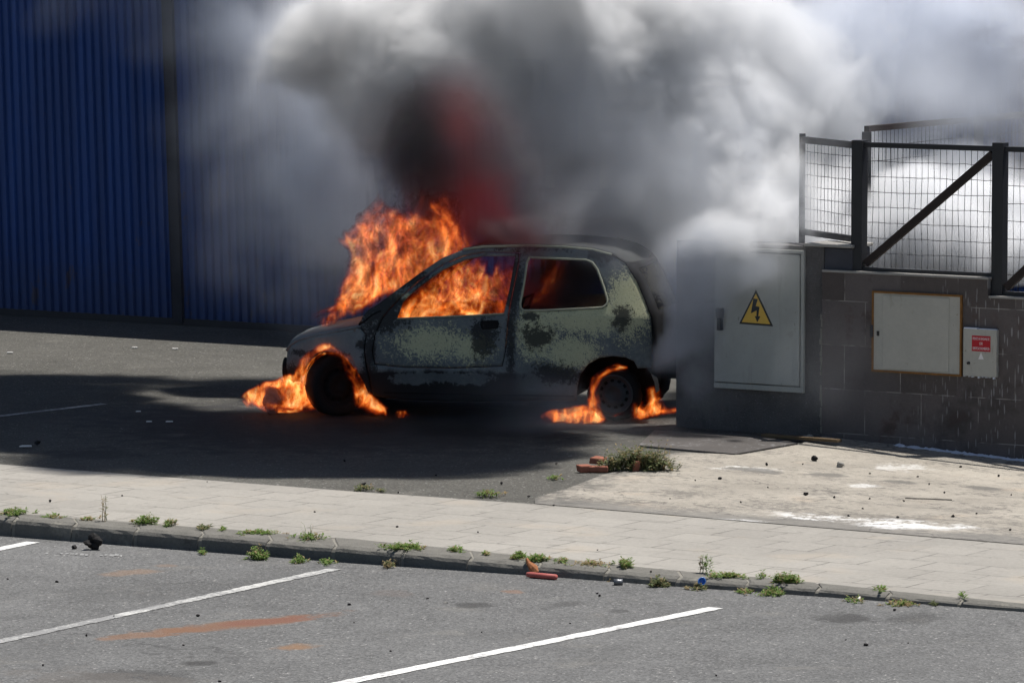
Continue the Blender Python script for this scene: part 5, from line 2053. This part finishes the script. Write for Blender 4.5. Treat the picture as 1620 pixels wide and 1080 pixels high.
def fire(name, label, polys, mn, mx, vox, freq, wamp, zstr, seed, iso, glow_k, ridge_p=2.2, fine=0.5, heat_gain=1.0, glowpow=1.5, smooth_bias=0.0, cuts=(), hfade=None, breakup=0.0):
    """polys: (pixel polygon, depth plane for the pixels, centre depth, half depth, soft edge, heat)"""
    s, d, z = grid_axes(mn, mx, vox)
    ws, wd, wz = warp(NFV, s + seed, d, z * 0.8, 2.0, wamp, 5, 2.0)
    wz = wz + z * 0.2
    ws = ws - seed
    S2, Z2 = grid2(mn, mx)
    E, H = np.zeros_like(s), np.zeros_like(s)
    for poly, dp, d0, hd, soft, heat in polys:
        q = [csd(u, v, dp) for u, v in poly]
        sd = poly_sd(q, S2, Z2)
        fi = np.clip((ws - mn[0]) / (mx[0] - mn[0]) * 399, 0, 399).astype(np.int32)
        fk = np.clip((wz - mn[2]) / (mx[2] - mn[2]) * 399, 0, 399).astype(np.int32)
        e = np.clip(sd[fi, fk] / soft, 0, 1)
        e = e * np.clip(1.25 - ((wd - d0) / hd) ** 2, 0, 1)
        E = np.maximum(E, e)
        H = np.maximum(H, e * heat)
    for poly, dp, soft in cuts:
        sd = poly_sd([csd(u, v, dp) for u, v in poly], S2, Z2)
        E *= np.clip(-sd[fi, fk] / soft, 0, 1)
    fz = z / zstr
    x2, y2, z2 = warp(NFV, s + seed * 2, d + 1.7, fz, 4.5, wamp * 0.95, 4, 2.0)
    r, a, tot, f = 0, 1.0, 0, freq
    for o in range(3):
        n = NF(x2 * f + o * 5, y2 * f + o * 9, z2 * f + o * 3)
        r = r + a * (1 - np.abs(2 * n - 1)) ** ridge_p
        tot += a
        a *= fine
        f *= 2.1
    r = r / tot
    big = fbm(NF, s * 3.1 + seed, d * 3.1, fz * 3.1, 2)
    if breakup:
        bn = fbm(NF, x2 * 6 + 3, y2 * 6, z2 * 6, 2)
        E = E * (1 - breakup * np.clip(1.6 - 3.2 * bn, 0, 1) * 0.85)
    I = E * (r + smooth_bias) * (0.45 + 1.1 * big)
    heat = np.clip(H * (0.22 + 1.9 * r ** 1.4 * (0.35 + 1.2 * big)) * heat_gain, 0, 1)
    if hfade: heat = heat * (1 - hfade[2] * np.clip((z - hfade[0]) / (hfade[1] - hfade[0]), 0, 1))
    o = grid_surface(name, I * 1.0, mn, mx, M_FLAME, iso, {'heat': heat})
    o.location = C0
    o.rotation_euler = (0, 0, CRZ)
    tag(o, label, 'fire')
    gD = np.clip(heat * E * (r ** glowpow) * 1.6, 0, 1)
    gl = grid_object('flame_glow', gD, mn, mx, glow(name + '_glow', glow_k, 0))
    gl.parent = o
    gl['kind'] = 'stuff'
    print(name, 'verts', len(o.data.vertices))
    return o


ENG = [(490, 515), (520, 496), (545, 470), (553, 440), (560, 405), (545, 380), (560, 360), (590, 335), (612, 312), (640, 335), (662, 350), (672, 312), (695, 312), (712, 345), (730, 372),
       (752, 398), (725, 408), (700, 420), (650, 460), (610, 484), (575, 502), (530, 512)]
CAB = [(600, 520), (640, 470), (700, 415), (770, 400), (792, 425), (775, 455), (760, 480), (755, 520)]
CAB2 = [(740, 520), (752, 400), (820, 400), (815, 470), (800, 520)]
CAB3 = [(815, 500), (830, 430), (860, 400), (880, 450), (890, 500)]
TOPF = [(600, 340), (640, 300), (690, 290), (740, 300), (745, 390), (690, 400), (610, 400)]
fire('fire', 'tall orange flames pouring from the bonnet, windscreen and cabin of the car',
     [(ENG, 0.75, 0.75, 0.42, 0.06, 0.95), (CAB, 0.55, 0.62, 0.42, 0.08, 0.80), (CAB2, 0.7, 0.85, 0.35, 0.10, 0.34), (CAB3, 0.8, 0.9, 0.35, 0.12, 0.5), (TOPF, 0.8, 0.9, 0.35, 0.16, 0.25)],
     (-0.45, 0.12, 0.70), (2.15, 1.42, 2.15), 0.0125, 9.0, 0.27, 1.7, 3.3, 0.28, 5.0, hfade=(1.25, 2.05, 0.5), ridge_p=3.0, glowpow=1.8)
FW1 = [(386, 640), (395, 622), (425, 603), (450, 598), (470, 600), (480, 575), (497, 558), (520, 553), (545, 563), (560, 580), (570, 600), (582, 625), (600, 640), (616, 655), (608, 663), (585, 660),
       (572, 655), (564, 640), (566, 615), (556, 588), (540, 572), (520, 566), (502, 574), (493, 595), (492, 625), (505, 655), (480, 655), (430, 660), (400, 655)]
FW2 = [(625, 664), (630, 655), (648, 654), (655, 662), (640, 667)]
FW3 = [(812, 651), (820, 647), (828, 651), (820, 656)]
fire('fire', 'bright yellow flames wrapping the front wheel and the stone before it',
     [(FW1, 0.05, 0.08, 0.28, 0.03, 1.0), (FW2, 0.1, 0.1, 0.12, 0.03, 0.8)],
     (-0.95, -0.28, -0.02), (0.75, 0.5, 0.72), 0.0085, 14.0, 0.16, 1.7, 7.1, 0.17, 8.0, ridge_p=3.0, heat_gain=2.5, breakup=1.0, cuts=[([(418, 646), (418, 632), (427, 619), (446, 620), (451, 636), (447, 646)], 0.05, 0.03)])
RW1 = [(855, 660), (862, 650), (885, 648), (905, 645), (925, 640), (932, 610), (938, 595), (955, 583), (975, 577), (992, 583), (988, 588), (965, 588), (948, 600), (942, 620), (948, 645), (957, 660), (940, 668), (900, 668), (870, 670)]
RW2 = [(998, 664), (1000, 636), (1010, 634), (1014, 646), (1022, 640), (1020, 612), (1034, 606), (1042, 636), (1048, 646), (1080, 641), (1082, 656), (1040, 660), (1010, 668)]
RW3 = [(965, 655), (972, 648), (990, 650), (985, 657)]
fire('fire', 'low orange flames licking round the rear wheel and along the ground',
     [(RW1, 0.03, 0.04, 0.22, 0.025, 0.95), (RW2, 0.1, 0.15, 0.2, 0.04, 0.6), (RW3, 0.0, 0.0, 0.1, 0.02, 0.8)],
     (1.65, -0.25, -0.02), (3.05, 0.45, 0.62), 0.0085, 14.0, 0.11, 1.7, 11.7, 0.17, 8.0, ridge_p=3.0, heat_gain=2.2, breakup=0.8)

# deep red glow of the fireball inside the black smoke
RED_P = [puff(780, 350, 43.25, 115, 95, 0.5, 1.1), puff(765, 260, 43.35, 90, 120, 0.5, 1.0), puff(730, 175, 43.4, 80, 65, 0.4, 0.8), puff(840, 368, 43.1, 75, 40, 0.35, 0.9), puff(690, 350, 43.4, 90, 90, 0.45, 0.8), puff(850, 462, 43.3, 60, 45, 0.4, 0.8)]
R_MN, R_MX = (-1.6, 42.6, 0.85), (0.9, 45.0, 3.6)
D = smoke_field(R_MN, R_MX, 0.045, RED_P, 1.8, 1.5, 5, 0.40, 5.0, 0.8, 0.8, veil=0.7, wamp=0.42)
o = grid_object('fireball', np.clip(D, 0, 1), R_MN, R_MX, glow('fireball_glow', 0.21, 0, (0.5, 0.038, 0.04)))
tag(o, 'deep red fireball glowing inside the black smoke over the roof', 'fire', kind='stuff')
